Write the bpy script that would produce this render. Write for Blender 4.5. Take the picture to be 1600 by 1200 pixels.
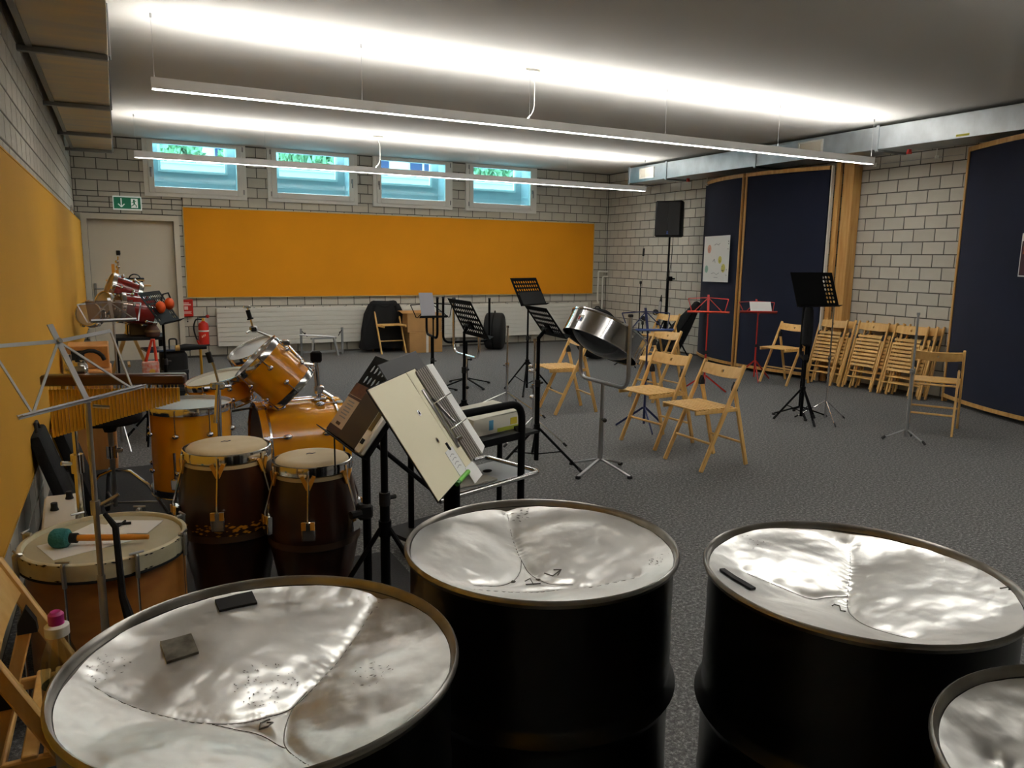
import bpy, bmesh, math, random
from mathutils import Vector, Matrix, Euler
random.seed(7)
for o in list(bpy.data.objects): bpy.data.objects.remove(o)
SC = bpy.context.scene
COL = SC.collection
PI = math.pi

# ------------------------------------------------------------------ camera
CAM_H = 1.52
FPX = 1174.35
cam_data = bpy.data.cameras.new('camera')
cam_data.sensor_fit = 'HORIZONTAL'
cam_data.sensor_width = 36.0
cam_data.lens = FPX / 1600.0 * 36.0
cam_data.clip_start = 0.05
cam = bpy.data.objects.new('camera', cam_data)
COL.objects.link(cam)
SC.camera = cam
right = Vector((0.88735992, -0.46086875, 0.01386997))
down = Vector((-0.06329674, -0.15155856, -0.98641955))
fwd = Vector((0.45671205, 0.87443124, -0.16365848))
cam.matrix_world = Matrix(((right.x, -down.x, -fwd.x, 0.0),
                           (right.y, -down.y, -fwd.y, 0.0),
                           (right.z, -down.z, -fwd.z, CAM_H),
                           (0, 0, 0, 1)))

# ------------------------------------------------------------------ world and exposure
world = bpy.data.worlds.new('sky')
SC.world = world
world.use_nodes = True
wn = world.node_tree.nodes
bg = wn['Background']
bg.inputs[0].default_value = (0.66, 0.86, 1.0, 1)
SKY_STRENGTH = 7.0
bg.inputs[1].default_value = SKY_STRENGTH
SC.view_settings.view_transform = 'Standard'
SC.view_settings.look = 'None'
SC.view_settings.gamma = 1.0
SC.view_settings.use_curve_mapping = False
SC.view_settings.exposure = 0.55
LAMP_UP = 48.0      # emission of the upward tubes
LAMP_DOWN = 16.0    # emission of the downward tubes
LAMP_COL = (1.0, 0.985, 0.955)

# ------------------------------------------------------------------ materials
def lin(c):
    c = c / 255.0
    return c / 12.92 if c <= 0.04045 else ((c + 0.055) / 1.055) ** 2.4
def rgb(r, g, b): return (lin(r), lin(g), lin(b), 1.0)

def mat(name, col, rough=0.5, metal=0.0, var=0.0, vscale=8.0, bump=0.0, bscale=120.0, coat=0.0,
        rand=0.0, emit=0.0, stretch=None, col2=None, spec=0.5, bdist=0.01, sheen=0.0):
    m = bpy.data.materials.new(name)
    m.use_nodes = True
    nt = m.node_tree
    b = nt.nodes['Principled BSDF']
    c = rgb(*col)
    b.inputs['Base Color'].default_value = c
    b.inputs['Roughness'].default_value = rough
    b.inputs['Metallic'].default_value = metal
    b.inputs['Specular IOR Level'].default_value = spec
    if coat:
        b.inputs['Coat Weight'].default_value = coat
        b.inputs['Coat Roughness'].default_value = 0.06
    if sheen:
        b.inputs['Sheen Weight'].default_value = sheen
    if emit:
        b.inputs['Emission Color'].default_value = c
        b.inputs['Emission Strength'].default_value = emit
    tc = nt.nodes.new('ShaderNodeTexCoord')
    src = tc.outputs['Object']
    if stretch:
        mp = nt.nodes.new('ShaderNodeMapping')
        mp.inputs['Scale'].default_value = stretch
        nt.links.new(src, mp.inputs['Vector'])
        src = mp.outputs['Vector']
    out = None
    if var or col2:
        n = nt.nodes.new('ShaderNodeTexNoise')
        n.inputs['Scale'].default_value = vscale
        n.inputs['Detail'].default_value = 5.0
        nt.links.new(src, n.inputs['Vector'])
        r = nt.nodes.new('ShaderNodeValToRGB')
        r.color_ramp.elements[0].position = 0.32
        r.color_ramp.elements[1].position = 0.68
        if col2:
            a0, a1 = c, rgb(*col2)
        else:
            a0 = tuple(x * (1 - var) for x in c[:3]) + (1,)
            a1 = tuple(min(1, x * (1 + var)) for x in c[:3]) + (1,)
        r.color_ramp.elements[0].color = a0
        r.color_ramp.elements[1].color = a1
        nt.links.new(n.outputs['Fac'], r.inputs['Fac'])
        out = r.outputs['Color']
    if rand:
        oi = nt.nodes.new('ShaderNodeObjectInfo')
        mr = nt.nodes.new('ShaderNodeMapRange')
        mr.inputs['To Min'].default_value = 1 - rand
        mr.inputs['To Max'].default_value = 1 + rand
        nt.links.new(oi.outputs['Random'], mr.inputs['Value'])
        mx = nt.nodes.new('ShaderNodeMix')
        mx.data_type = 'RGBA'
        mx.blend_type = 'MULTIPLY'
        mx.inputs['Factor'].default_value = 1.0
        if out: nt.links.new(out, mx.inputs['A'])
        else: mx.inputs['A'].default_value = c
        nt.links.new(mr.outputs['Result'], mx.inputs['B'])
        out = mx.outputs['Result']
    if out: nt.links.new(out, b.inputs['Base Color'])
    if bump:
        n2 = nt.nodes.new('ShaderNodeTexNoise')
        n2.inputs['Scale'].default_value = bscale
        n2.inputs['Detail'].default_value = 4.0
        nt.links.new(src, n2.inputs['Vector'])
        bp = nt.nodes.new('ShaderNodeBump')
        bp.inputs['Strength'].default_value = bump
        bp.inputs['Distance'].default_value = bdist
        nt.links.new(n2.outputs['Fac'], bp.inputs['Height'])
        nt.links.new(bp.outputs['Normal'], b.inputs['Normal'])
    return m

def glass_mat(name, tint=(225, 240, 245), gloss=0.12):
    m = bpy.data.materials.new(name)
    m.use_nodes = True
    nt = m.node_tree
    nt.nodes.remove(nt.nodes['Principled BSDF'])
    o = nt.nodes['Material Output']
    t = nt.nodes.new('ShaderNodeBsdfTransparent')
    t.inputs[0].default_value = rgb(*tint)
    g = nt.nodes.new('ShaderNodeBsdfGlossy')
    g.inputs['Roughness'].default_value = 0.02
    mx = nt.nodes.new('ShaderNodeMixShader')
    mx.inputs[0].default_value = gloss
    nt.links.new(t.outputs[0], mx.inputs[1])
    nt.links.new(g.outputs[0], mx.inputs[2])
    nt.links.new(mx.outputs[0], o.inputs[0])
    return m

def emit_mat(name, col, strength):
    m = bpy.data.materials.new(name)
    m.use_nodes = True
    b = m.node_tree.nodes['Principled BSDF']
    b.inputs['Base Color'].default_value = (0.8, 0.8, 0.8, 1)
    b.inputs['Emission Color'].default_value = tuple(col) + (1,)
    b.inputs['Emission Strength'].default_value = strength
    return m

def carpet_mat():
    m = mat('carpet', (96, 97, 100), 0.95, bump=0.6, bscale=260, spec=0.1)
    nt = m.node_tree
    b = nt.nodes['Principled BSDF']
    tc = nt.nodes.new('ShaderNodeTexCoord')
    n = nt.nodes.new('ShaderNodeTexNoise')
    n.inputs['Scale'].default_value = 62
    n.inputs['Detail'].default_value = 8
    n.inputs['Roughness'].default_value = 0.85
    nt.links.new(tc.outputs['Object'], n.inputs['Vector'])
    r = nt.nodes.new('ShaderNodeValToRGB')
    e = r.color_ramp.elements
    e[0].position = 0.33; e[0].color = rgb(54, 54, 55)
    e[1].position = 0.69; e[1].color = rgb(200, 200, 197)
    x = e.new(0.52); x.color = rgb(108, 108, 107)
    nt.links.new(n.outputs['Fac'], r.inputs['Fac'])
    nt.links.new(r.outputs['Color'], b.inputs['Base Color'])
    return m

MT = {}
MT['carpet'] = carpet_mat()
MT['brick'] = mat('sand_lime_brick', (196, 191, 178), 0.85, rand=0.07, var=0.04, vscale=6, bump=0.15, bscale=90)
MT['mortar'] = mat('mortar', (84, 81, 74), 0.95, bump=0.3)
MT['ceiling'] = mat('ceiling_paint', (205, 202, 195), 0.9, bump=0.1, bscale=300, bdist=0.002)
MT['wallpaint'] = mat('wall_paint', (185, 180, 168), 0.9)
MT['galv'] = mat('galvanised_steel', (196, 202, 206), 0.34, 0.9, var=0.12, vscale=4, stretch=(1, 1.6, 1))
MT['galvdark'] = mat('galvanised_bracket', (150, 150, 148), 0.5, 0.7)
MT['ducttin'] = mat('stained_duct_sheet', (178, 172, 160), 0.42, 0.55, vscale=2.2, col2=(206, 186, 142), stretch=(0.8, 3.0, 1.0))
MT['alu'] = mat('lamp_aluminium', (236, 236, 234), 0.5)
MT['white'] = mat('white_lacquer', (226, 224, 214), 0.45)
MT['doorpaint'] = mat('door_paint', (214, 207, 190), 0.45)
MT['radiator'] = mat('radiator_white', (226, 224, 214), 0.4)
MT['winframe'] = mat('window_frame_paint', (234, 232, 224), 0.45)
MT['orange'] = mat('orange_pinboard', (226, 146, 2), 0.9, var=0.035, vscale=1.2, bump=0.1, bscale=400, bdist=0.002)
MT['orangesheen'] = mat('orange_pinboard_sheen', (218, 160, 36), 0.85, var=0.04, vscale=1.0, bump=0.1, bscale=400, bdist=0.002)  # same orange board, yellowed and lightened to paint in the glancing sheen
MT['alutrim'] = mat('pale_board_edge', (214, 190, 130), 0.5)
MT['navy'] = mat('navy_fabric', (17, 24, 48), 0.95, var=0.12, vscale=2, bump=0.2, bscale=500, bdist=0.002, sheen=0.05)
MT['pine'] = mat('pine_wood', (216, 172, 104), 0.5, vscale=3.0, col2=(192, 138, 70), stretch=(10, 10, 0.8))
MT['beech'] = mat('beech_wood', (232, 190, 118), 0.42, vscale=4.0, col2=(218, 168, 94), stretch=(8, 8, 1.2), rand=0.05)
MT['black'] = mat('black_powder_coat', (15, 15, 16), 0.6, spec=0.08)
MT['blackmatt'] = mat('black_matt', (20, 20, 21), 0.8)
MT['blackcloth'] = mat('black_cloth', (15, 15, 17), 0.95, bump=0.3, bscale=60)
MT['rubber'] = mat('black_rubber', (18, 18, 18), 0.7)
MT['chrome'] = mat('chrome', (225, 225, 225), 0.12, 1.0)
MT['steelgrey'] = mat('satin_steel', (175, 175, 175), 0.33, 0.9)
MT['greypaint'] = mat('grey_painted_tube', (150, 152, 152), 0.45, 0.4)
MT['red'] = mat('red_powder_coat', (178, 34, 22), 0.4)
MT['extred'] = mat('extinguisher_red', (205, 38, 22), 0.3, coat=0.5)
MT['blue'] = mat('blue_powder_coat', (28, 38, 88), 0.4)
MT['bluelight'] = mat('blue_ledge_top', (70, 96, 170), 0.4)
MT['drumblack'] = mat('barrel_black_paint', (6, 6, 6), 0.32, coat=0.2, var=0.3, vscale=3)
MT['rim'] = mat('barrel_rim_steel', (168, 166, 162), 0.3, 0.85, vscale=9, col2=(124, 118, 110))
MT['panchrome'] = mat('tenor_pan_chrome', (196, 197, 200), 0.10, 1.0, bump=0.04, bscale=14)
MT['pandark'] = mat('tenor_pan_bowl', (84, 84, 86), 0.22, 1.0, bump=0.1, bscale=18)
MT['congawood'] = mat('conga_dark_wood', (62, 30, 14), 0.3, vscale=3, col2=(42, 20, 10), coat=0.35, stretch=(5, 5, 0.6))
MT['skin'] = mat('rawhide_skin', (196, 172, 130), 0.6, vscale=5, col2=(214, 196, 158))
MT['brownshell'] = mat('brown_drum_shell', (172, 116, 50), 0.4, vscale=2.5, col2=(146, 90, 36), stretch=(3, 3, 6), coat=0.15)
MT['hoopwhite'] = mat('worn_white_hoop', (214, 208, 180), 0.5, vscale=10, col2=(190, 178, 138))
MT['oldskin'] = mat('old_drum_skin', (188, 182, 156), 0.6, vscale=4, col2=(170, 162, 130))
MT['head'] = mat('drum_head_coated', (206, 203, 184), 0.5, var=0.05, vscale=4)
MT['headclear'] = mat('drum_head_grey', (168, 168, 164), 0.3, var=0.08, vscale=3)
MT['amber'] = mat('amber_lacquer', (238, 164, 20), 0.22, coat=0.7, vscale=2.2, col2=(226, 138, 10))
MT['burgundy'] = mat('burgundy_lacquer', (138, 26, 20), 0.16, coat=0.9)
MT['brass'] = mat('chime_brass', (230, 184, 66), 0.3, 0.6)
MT['darkwood'] = mat('dark_mahogany', (66, 26, 14), 0.28, coat=0.4)
MT['paper'] = mat('paper_white', (236, 236, 232), 0.8)
MT['papergrey'] = mat('paper_stack_edges', (142, 132, 128), 0.8, vscale=60, col2=(96, 88, 86), stretch=(1, 1, 1))
MT['cream'] = mat('binder_cream', (238, 230, 200), 0.55)
MT['cardboard'] = mat('cardboard', (176, 134, 82), 0.8, var=0.05)
MT['plywood'] = mat('cajon_plywood', (206, 150, 84), 0.5, vscale=3, col2=(190, 130, 66), stretch=(6, 6, 1))
MT['green'] = mat('exit_green', (8, 92, 62), 0.4, emit=0.25)
MT['signwhite'] = mat('sign_white', (228, 232, 226), 0.4, emit=0.15)
MT['grass'] = mat('lawn', (120, 150, 90), 0.9, var=0.2)
MT['leaf'] = mat('hedge_leaf', (150, 186, 140), 0.7, rand=0.2, var=0.25, vscale=3)
MT['concrete'] = mat('light_well_concrete', (190, 196, 196), 0.85, var=0.05)
MT['glass'] = glass_mat('window_glass', (205, 236, 240), 0.08)
MT['plexi'] = glass_mat('clear_plastic', (228, 224, 216), 0.1)
MT['rug'] = mat('dark_rug', (46, 46, 47), 0.95, var=0.25, vscale=120, bump=0.4, bscale=300)
MT['pencil'] = mat('pencil_line', (104, 100, 94), 0.6, 0.4)

# ------------------------------------------------------------------ mesh helpers
class B:
    def __init__(s): s.bm = bmesh.new()
    def box(s, c, size, R=None, bev=0.0, seg=1):
        Mx = Matrix.Translation(Vector(c)) @ (R.to_4x4() if R is not None else Matrix.Identity(4)) @ Matrix.Diagonal((size[0], size[1], size[2], 1))
        t = bmesh.new()
        bmesh.ops.create_cube(t, size=1.0, matrix=Mx)
        if bev: bmesh.ops.bevel(t, geom=t.edges[:], offset=bev, segments=seg, affect='EDGES', profile=0.5)
        s._add(t); return s
    def _add(s, t):
        me = bpy.data.meshes.new('tmp'); t.to_mesh(me); t.free()
        s.bm.from_mesh(me); bpy.data.meshes.remove(me)
    def bar(s, p, q, w, h, up=(0, 0, 1), bev=0.0):
        p, q = Vector(p), Vector(q); d = q - p; L = d.length; d.normalize()
        u = Vector(up); x = d.cross(u)
        if x.length < 1e-5: x = d.cross(Vector((0, 1, 0)))
        x.normalize(); y = x.cross(d)
        R = Matrix((x, d, y)).transposed()
        return s.box((p + q) / 2, (w, L, h), R, bev)
    def tube(s, pts, r, n=8, close=False):
        pts = [Vector(p) for p in pts]
        rs = r if isinstance(r, (list, tuple)) else [r] * len(pts)
        m = len(pts); rings = []
        prev = None
        for i, p in enumerate(pts):
            if close: t = pts[(i + 1) % m] - pts[i - 1]
            elif i == 0: t = pts[1] - p
            elif i == m - 1: t = p - pts[i - 1]
            else: t = (pts[i + 1] - p).normalized() + (p - pts[i - 1]).normalized()
            t.normalize()
            if prev is None:
                a = Vector((0, 0, 1)) if abs(t.z) < 0.9 else Vector((1, 0, 0))
                x = t.cross(a).normalized()
            else:
                x = prev - t * prev.dot(t)
                if x.length < 1e-6: x = t.orthogonal()
                x.normalize()
            prev = x
            y = t.cross(x)
            k = 1.0
            if 0 < i < m - 1 and not close:
                c = (pts[i + 1] - p).normalized().dot((p - pts[i - 1]).normalized())
                k = 1.0 / max(0.5, math.sqrt(max(0.0, (1 + c) / 2)))
            rings.append([s.bm.verts.new(p + (x * math.cos(2 * PI * j / n) + y * math.sin(2 * PI * j / n)) * rs[i] * (k if False else 1)) for j in range(n)])
        R = rings + ([rings[0]] if close else [])
        for a, b in zip(R[:-1], R[1:]):
            for j in range(n):
                s.bm.faces.new((a[j], a[(j + 1) % n], b[(j + 1) % n], b[j]))
        if not close:
            s.bm.faces.new(rings[0][::-1]); s.bm.faces.new(rings[-1])
        return s
    def lathe(s, prof, n=32, Mx=None, a0=0.0, a1=2 * PI):
        Mx = Mx or Matrix.Identity(4)
        full = abs(a1 - a0 - 2 * PI) < 1e-6
        rings = []
        for r, z in prof:
            if r < 1e-6: rings.append([s.bm.verts.new(Mx @ Vector((0, 0, z)))])
            else:
                k = n if full else n + 1
                rings.append([s.bm.verts.new(Mx @ Vector((r * math.cos(a0 + (a1 - a0) * j / n), r * math.sin(a0 + (a1 - a0) * j / n), z))) for j in range(k)])
        for a, b in zip(rings[:-1], rings[1:]):
            for j in range(n):
                j2 = (j + 1) % n if full else j + 1
                if len(a) == 1 and len(b) == 1: continue
                if len(a) == 1: s.bm.faces.new((a[0], b[j2], b[j]))
                elif len(b) == 1: s.bm.faces.new((a[j], a[j2], b[0]))
                else: s.bm.faces.new((a[j], a[j2], b[j2], b[j]))
        return s
    def ball(s, c, r, n=12, m=8, sc=(1, 1, 1), R=None):
        prof = [(r * math.sin(PI * i / m), -r * math.cos(PI * i / m)) for i in range(m + 1)]
        Mx = Matrix.Translation(Vector(c)) @ (R.to_4x4() if R is not None else Matrix.Identity(4)) @ Matrix.Diagonal((sc[0], sc[1], sc[2], 1))
        return s.lathe(prof, n, Mx)
    def prism(s, poly, t, Mx=None):
        """poly: 2-d outline in local x,z ; thickness t along local y (0..t)"""
        Mx = Mx or Matrix.Identity(4)
        f = [s.bm.verts.new(Mx @ Vector((x, 0, z))) for x, z in poly]
        g = [s.bm.verts.new(Mx @ Vector((x, t, z))) for x, z in poly]
        s.bm.faces.new(f); s.bm.faces.new(g[::-1])
        n = len(poly)
        for i in range(n): s.bm.faces.new((f[(i + 1) % n], f[i], g[i], g[(i + 1) % n]))
        return s
    def holed(s, xs, zs, holes, t, Mx=None, k=1.0, fn=None, sq=False):
        """plate on a grid of cells (local x,z), cells in holes get a hole of radius; thickness t along +y; fn bends"""
        Mx = Mx or Matrix.Identity(4)
        b2 = bmesh.new()
        V = {}
        def vert(x, z):
            key = (round(x, 6), round(z, 6))
            if key not in V: V[key] = b2.verts.new((x, 0, z))
            return V[key]
        for i in range(len(xs) - 1):
            for j in range(len(zs) - 1):
                c4 = [(xs[i], zs[j]), (xs[i + 1], zs[j]), (xs[i + 1], zs[j + 1]), (xs[i], zs[j + 1])]
                if (i, j) in holes:
                    rx, rz = holes[(i, j)]
                    cx, cz = (xs[i] + xs[i + 1]) / 2, (zs[j] + zs[j + 1]) / 2
                    oc = [vert(cx + rx * math.cos(-3 * PI / 4 + q * PI / 4), cz + rz * math.sin(-3 * PI / 4 + q * PI / 4)) for q in range(8)]
                    for q in range(4):
                        a, b_ = c4[q], c4[(q + 1) % 4]
                        b2.faces.new((vert(*a), vert(*b_), oc[(2 * q + 2) % 8], oc[2 * q + 1], oc[2 * q]))
                else:
                    b2.faces.new([vert(*c) for c in c4])
        ret = bmesh.ops.extrude_face_region(b2, geom=b2.faces[:])
        vs = [g for g in ret['geom'] if isinstance(g, bmesh.types.BMVert)]
        bmesh.ops.translate(b2, verts=vs, vec=(0, t, 0))
        for v in b2.verts:
            p = v.co.copy()
            if fn: p = Vector(fn(p))
            v.co = Mx @ p
        bmesh.ops.recalc_face_normals(b2, faces=b2.faces[:])
        s._add(b2); return s
    def mesh(s, smooth=True, ang=38):
        bmesh.ops.recalc_face_normals(s.bm, faces=s.bm.faces[:])
        me = bpy.data.meshes.new('m'); s.bm.to_mesh(me); s.bm.free()
        if smooth:
            me.shade_smooth()
            me.set_sharp_from_angle(angle=math.radians(ang))
        return me

def link(name, me, m, parent=None, loc=None, rot=None):
    o = bpy.data.objects.new(name, me)
    if m is not None:
        if isinstance(m, str): m = MT[m]
        if len(me.materials) == 0: me.materials.append(m)
    COL.objects.link(o)
    if parent is not None: o.parent = parent
    if loc is not None: o.location = loc
    if rot is not None: o.rotation_euler = rot
    return o
def part(name, b, m, parent, label=None, smooth=True):
    me = b.mesh(smooth) if isinstance(b, B) else b
    me.name = name
    o = link(name, me, m, parent)
    if label: o['label'] = label
    return o
def tag(o, label, cat, group=None):
    o['label'] = label; o['category'] = cat
    if group: o['group'] = group
    return o
def thing(name, label, cat, loc=(0, 0, 0), rz=0.0, group=None, axis=None, spin=0.0):
    o = bpy.data.objects.new(name, None)
    o.empty_display_size = 0.1
    COL.objects.link(o)
    o.location = loc
    if axis is not None:
        q = Vector((0, 0, 1)).rotation_difference(Vector(axis).normalized())
        o.rotation_mode = 'QUATERNION'
        o.rotation_quaternion = q @ Euler((0, 0, spin)).to_quaternion()
    else:
        o.rotation_euler = (0, 0, rz)
    return tag(o, label, cat, group)
def struct(name, b, m, smooth=False):
    me = b.mesh(smooth) if isinstance(b, B) else b
    o = link(name, me, m); o['kind'] = 'structure'
    return o
def copy_tree(o, parent=None):
    c = o.copy(); COL.objects.link(c)
    if parent is not None: c.parent = parent
    for ch in list(o.children): copy_tree(ch, c)
    return c
def place_copy(src, loc, rz, label, group=None):
    c = copy_tree(src); c.location = loc; c.rotation_euler = (0, 0, rz); c['label'] = label
    if group: c['group'] = group
    return c
def arc(c, r, a0, a1, n, plane='xz', y=0.0):
    pts = []
    for i in range(n + 1):
        a = a0 + (a1 - a0) * i / n
        u, v = r * math.cos(a), r * math.sin(a)
        if plane == 'xz': pts.append((c[0] + u, c[1], c[2] + v))
        elif plane == 'xy': pts.append((c[0] + u, c[1] + v, c[2]))
        else: pts.append((c[0], c[1] + u, c[2] + v))
    return pts
def fillet(pts, r, n=5):
    pts = [Vector(p) for p in pts]; out = [pts[0]]
    for i in range(1, len(pts) - 1):
        a, p, b = pts[i - 1], pts[i], pts[i + 1]
        d1, d2 = (a - p).normalized(), (b - p).normalized()
        rr = min(r, (a - p).length * 0.49, (b - p).length * 0.49)
        s0, s1 = p + d1 * rr, p + d2 * rr
        for k in range(n + 1):
            t = k / n
            out.append(s0 * (1 - t) ** 2 + p * 2 * t * (1 - t) + s1 * t * t)
    out.append(pts[-1]); return out

def text_mesh(body, size, depth=0.001, align='CENTER'):
    cu = bpy.data.curves.new('t', 'FONT'); cu.body = body; cu.size = size; cu.extrude = depth
    cu.align_x = align; cu.align_y = 'CENTER'
    o = bpy.data.objects.new('t', cu); COL.objects.link(o)
    dg = bpy.context.evaluated_depsgraph_get()
    me = bpy.data.meshes.new_from_object(o.evaluated_get(dg))
    bpy.data.objects.remove(o); bpy.data.curves.remove(cu)
    me.materials.clear()
    return me

# ================================================================== THE ROOM
XL, XR, YB, YF, ZC = -0.47, 8.324, 12.1, -2.4, 3.12
struct('floor', B().box(((XL + XR) / 2, (YB + YF) / 2, -0.05), (XR - XL + 0.3, YB - YF + 0.3, 0.1)), 'carpet')
struct('ceiling', B().box(((XL + XR) / 2, (YB + YF) / 2, ZC + 0.05), (XR - XL + 0.9, YB - YF + 0.3, 0.1)), 'ceiling')
struct('wall_front', B().box(((XL + XR) / 2, YF - 0.1, ZC / 2), (XR - XL + 0.3, 0.2, ZC)), 'wallpaint')

WINC = [1.105, 2.79, 4.425, 6.055]        # window centres
REC = 0.005                                # depth of the raked joints
wb = B()
DX0, DX1, DZ = -0.375, 0.81, 2.065         # door opening
def slab(x0, x1, z0, z1, y0=YB + REC, y1=YB + 0.4): wb.box(((x0 + x1) / 2, (y0 + y1) / 2, (z0 + z1) / 2), (x1 - x0, y1 - y0, z1 - z0))
slab(XL - 0.13, DX0 + 0.05, 0, DZ); slab(DX1 - 0.05, XR + 0.13, 0, DZ); slab(XL - 0.13, XR + 0.13, DZ - 0.05, 2.42)
ed = [XL - 0.13]
for c in WINC: ed += [c - 0.6, c + 0.6]
ed.append(XR + 0.13)
for i in range(0, len(ed), 2): slab(ed[i], ed[i + 1], 2.42, ZC + 0.02)
wall_back = struct('wall_back', wb, 'mortar')
wall_left = struct('wall_left', B().box((XL - REC - 0.06, (YB + YF) / 2, ZC / 2), (0.12, YB - YF + 0.2, ZC)), 'mortar')
wall_right = struct('wall_right', B().box((XR + REC + 0.06, (YB + YF) / 2, ZC / 2), (0.12, YB - YF + 0.2, ZC)), 'mortar')

BL, BH, J, BD = 0.264, 0.1468, 0.011, 0.02
Z0 = 0.0246
brick_meshes = {}
def brick_mesh(L, H):
    key = (round(L, 3), round(H, 3))
    if key not in brick_meshes:
        b = B(); t = bmesh.new()
        l, h, c = L / 2, H / 2, 0.0025
        b.box((0, BD / 2 + c / 2, 0), (L, BD - c, H))
        # small chamfered front face
        v = [b.bm.verts.new(p) for p in ((-l, c, -h), (l, c, -h), (l, c, h), (-l, c, h), (-l + c, 0, -h + c), (l - c, 0, -h + c), (l - c, 0, h - c), (-l + c, 0, h - c))]
        b.bm.faces.new((v[4], v[5], v[6], v[7]))
        for i in range(4): b.bm.faces.new((v[i], v[(i + 1) % 4], v[4 + (i + 1) % 4], v[4 + i]))
        t.free()
        me = b.mesh(False); me.name = 'brick'; me.materials.append(MT['brick'])
        brick_meshes[key] = me
    return brick_meshes[key]

def subtract(segs, a, b):
    out = []
    for s0, s1 in segs:
        if b <= s0 or a >= s1: out.append((s0, s1)); continue
        if a > s0: out.append((s0, a))
        if b < s1: out.append((b, s1))
    return out

def brick_wall(root, to_world, rotz, u0, u1, off_even, off_odd, holes, hidden, single, halves=None):
    """to_world(u,z) -> point on the face; holes: list (u0,u1,z0,z1) with no brick; hidden: covered areas joined into one part"""
    rows = []
    k = 0
    z = Z0 - BH
    while z < ZC:
        z0, z1 = max(z, 0), min(z + BH, ZC)
        if z1 - z0 > 0.03: rows.append((k - 1, z0, z1))
        k += 1; z += BH
    lst = []
    for k, z0, z1 in rows:
        sub = [(z0, z1, u0, u1, 0)]
        if halves and halves[2] <= k <= halves[3]:
            zm = (z0 + z1) / 2
            sub = [(z0, zm, u0, halves[1], 0), (zm, z1, u0, halves[1], 1), (z0, z1, halves[1], u1, 0)]
        for s0, s1, ua, ub, flip in sub:
            off = off_even if (k + flip) % 2 == 0 else off_odd
            n0 = math.floor((ua - off) / BL)
            n = n0
            while off + n * BL < ub:
                a, b = max(ua, off + n * BL), min(ub, off + (n + 1) * BL)
                n += 1
                segs = [(a, b)]
                h0, h1 = s0, s1
                for hu0, hu1, hz0, hz1 in holes:
                    if hz1 <= h0 + 0.01 or hz0 >= h1 - 0.01 or hu1 <= a or hu0 >= b: continue
                    if hu0 <= a and hu1 >= b and hz0 > h0 + 0.03: h1 = hz0
                    elif hu0 <= a and hu1 >= b and hz1 < h1 - 0.03: h0 = hz1
                    else: segs = subtract(segs, hu0, hu1)
                for sa, sb in segs:
                    if sb - sa < 0.035: continue
                    lst.append((sa + J / 2, sb - J / 2, h0 + J / 2, h1 - J / 2))
    joined = B(); nj = 0
    for a, b, z0, z1 in lst:
        uc, zc = (a + b) / 2, (z0 + z1) / 2
        cov = any(h[0] <= a + 0.02 and h[1] >= b - 0.02 and h[2] <= z0 + 0.02 and h[3] >= z1 - 0.02 for h in hidden)
        if single(uc, zc) and not cov:
            o = link('brick', brick_mesh(b - a, z1 - z0), None, root)
            o.location = to_world(uc, zc); o.rotation_euler = (0, 0, rotz)
        else:
            p = Vector(to_world(uc, zc)); R = Matrix.Rotation(rotz, 3, 'Z')
            joined.box(p + R @ Vector((0, BD / 2, 0)), (b - a, BD, z1 - z0), R); nj += 1
    if nj:
        o = part('brickwork', joined, 'brick', root, smooth=False); o['kind'] = 'stuff'

winholes = [(c - 0.6, c + 0.6, 2.42, ZC) for c in WINC]
brick_wall(wall_back, lambda u, z: (u, YB, z), 0.0, XL, XR, -0.431, -0.301,
           winholes + [(DX0, DX1, 0, DZ)],
           [(0.9, 8.0, 0.92, 2.18), (1.28, 7.87, 0.17, 0.72)] + [(c - 0.69, c + 0.69, 2.34, ZC) for c in WINC],
           lambda u, z: z > 0.0, halves=(XL, 0.9, 14, 15))
brick_wall(wall_left, lambda u, z: (XL, u, z), PI / 2, YF, YB, 0.06, 0.19, [],
           [(YF, 11.7, 0.54, 1.93)], lambda u, z: u > 3.3 and z > 1.9)
brick_wall(wall_right, lambda u, z: (XR, -u, z), -PI / 2, -YB, -YF, -6.34, -6.213, [],
           [], lambda u, z: (9.35 < -u and z < 2.95) or (5.25 < -u < 6.72 and 0.75 < z < 2.85))

# ---- door
def make_door():
    d = B().box(((DX0 + DX1) / 2, YB + 0.055, DZ / 2), (DX1 - DX0 + 0.06, 0.04, DZ + 0.04))
    o = struct('door_1', d, 'doorpaint')
    f = B()
    f.box((DX0 + 0.012, YB - 0.005, DZ / 2), (0.07, 0.15, DZ)); f.box((DX1 - 0.012, YB - 0.005, DZ / 2), (0.07, 0.15, DZ))
    f.box(((DX0 + DX1) / 2, YB - 0.005, DZ - 0.035), (DX1 - DX0 + 0.046, 0.152, 0.075))
    part('door_frame', f, 'doorpaint', o, smooth=False)
    h = B().box((-0.285, YB + 0.028, 1.0), (0.035, 0.012, 0.215), bev=0.003)
    hp = part('handle_plate', h, 'galvdark', o)
    part('door_handle', B().tube(fillet([(-0.285, YB + 0.03, 1.03), (-0.285, YB - 0.025, 1.03), (-0.165, YB - 0.025, 1.03)], 0.015), 0.009), 'galvdark', o)
make_door()

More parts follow.
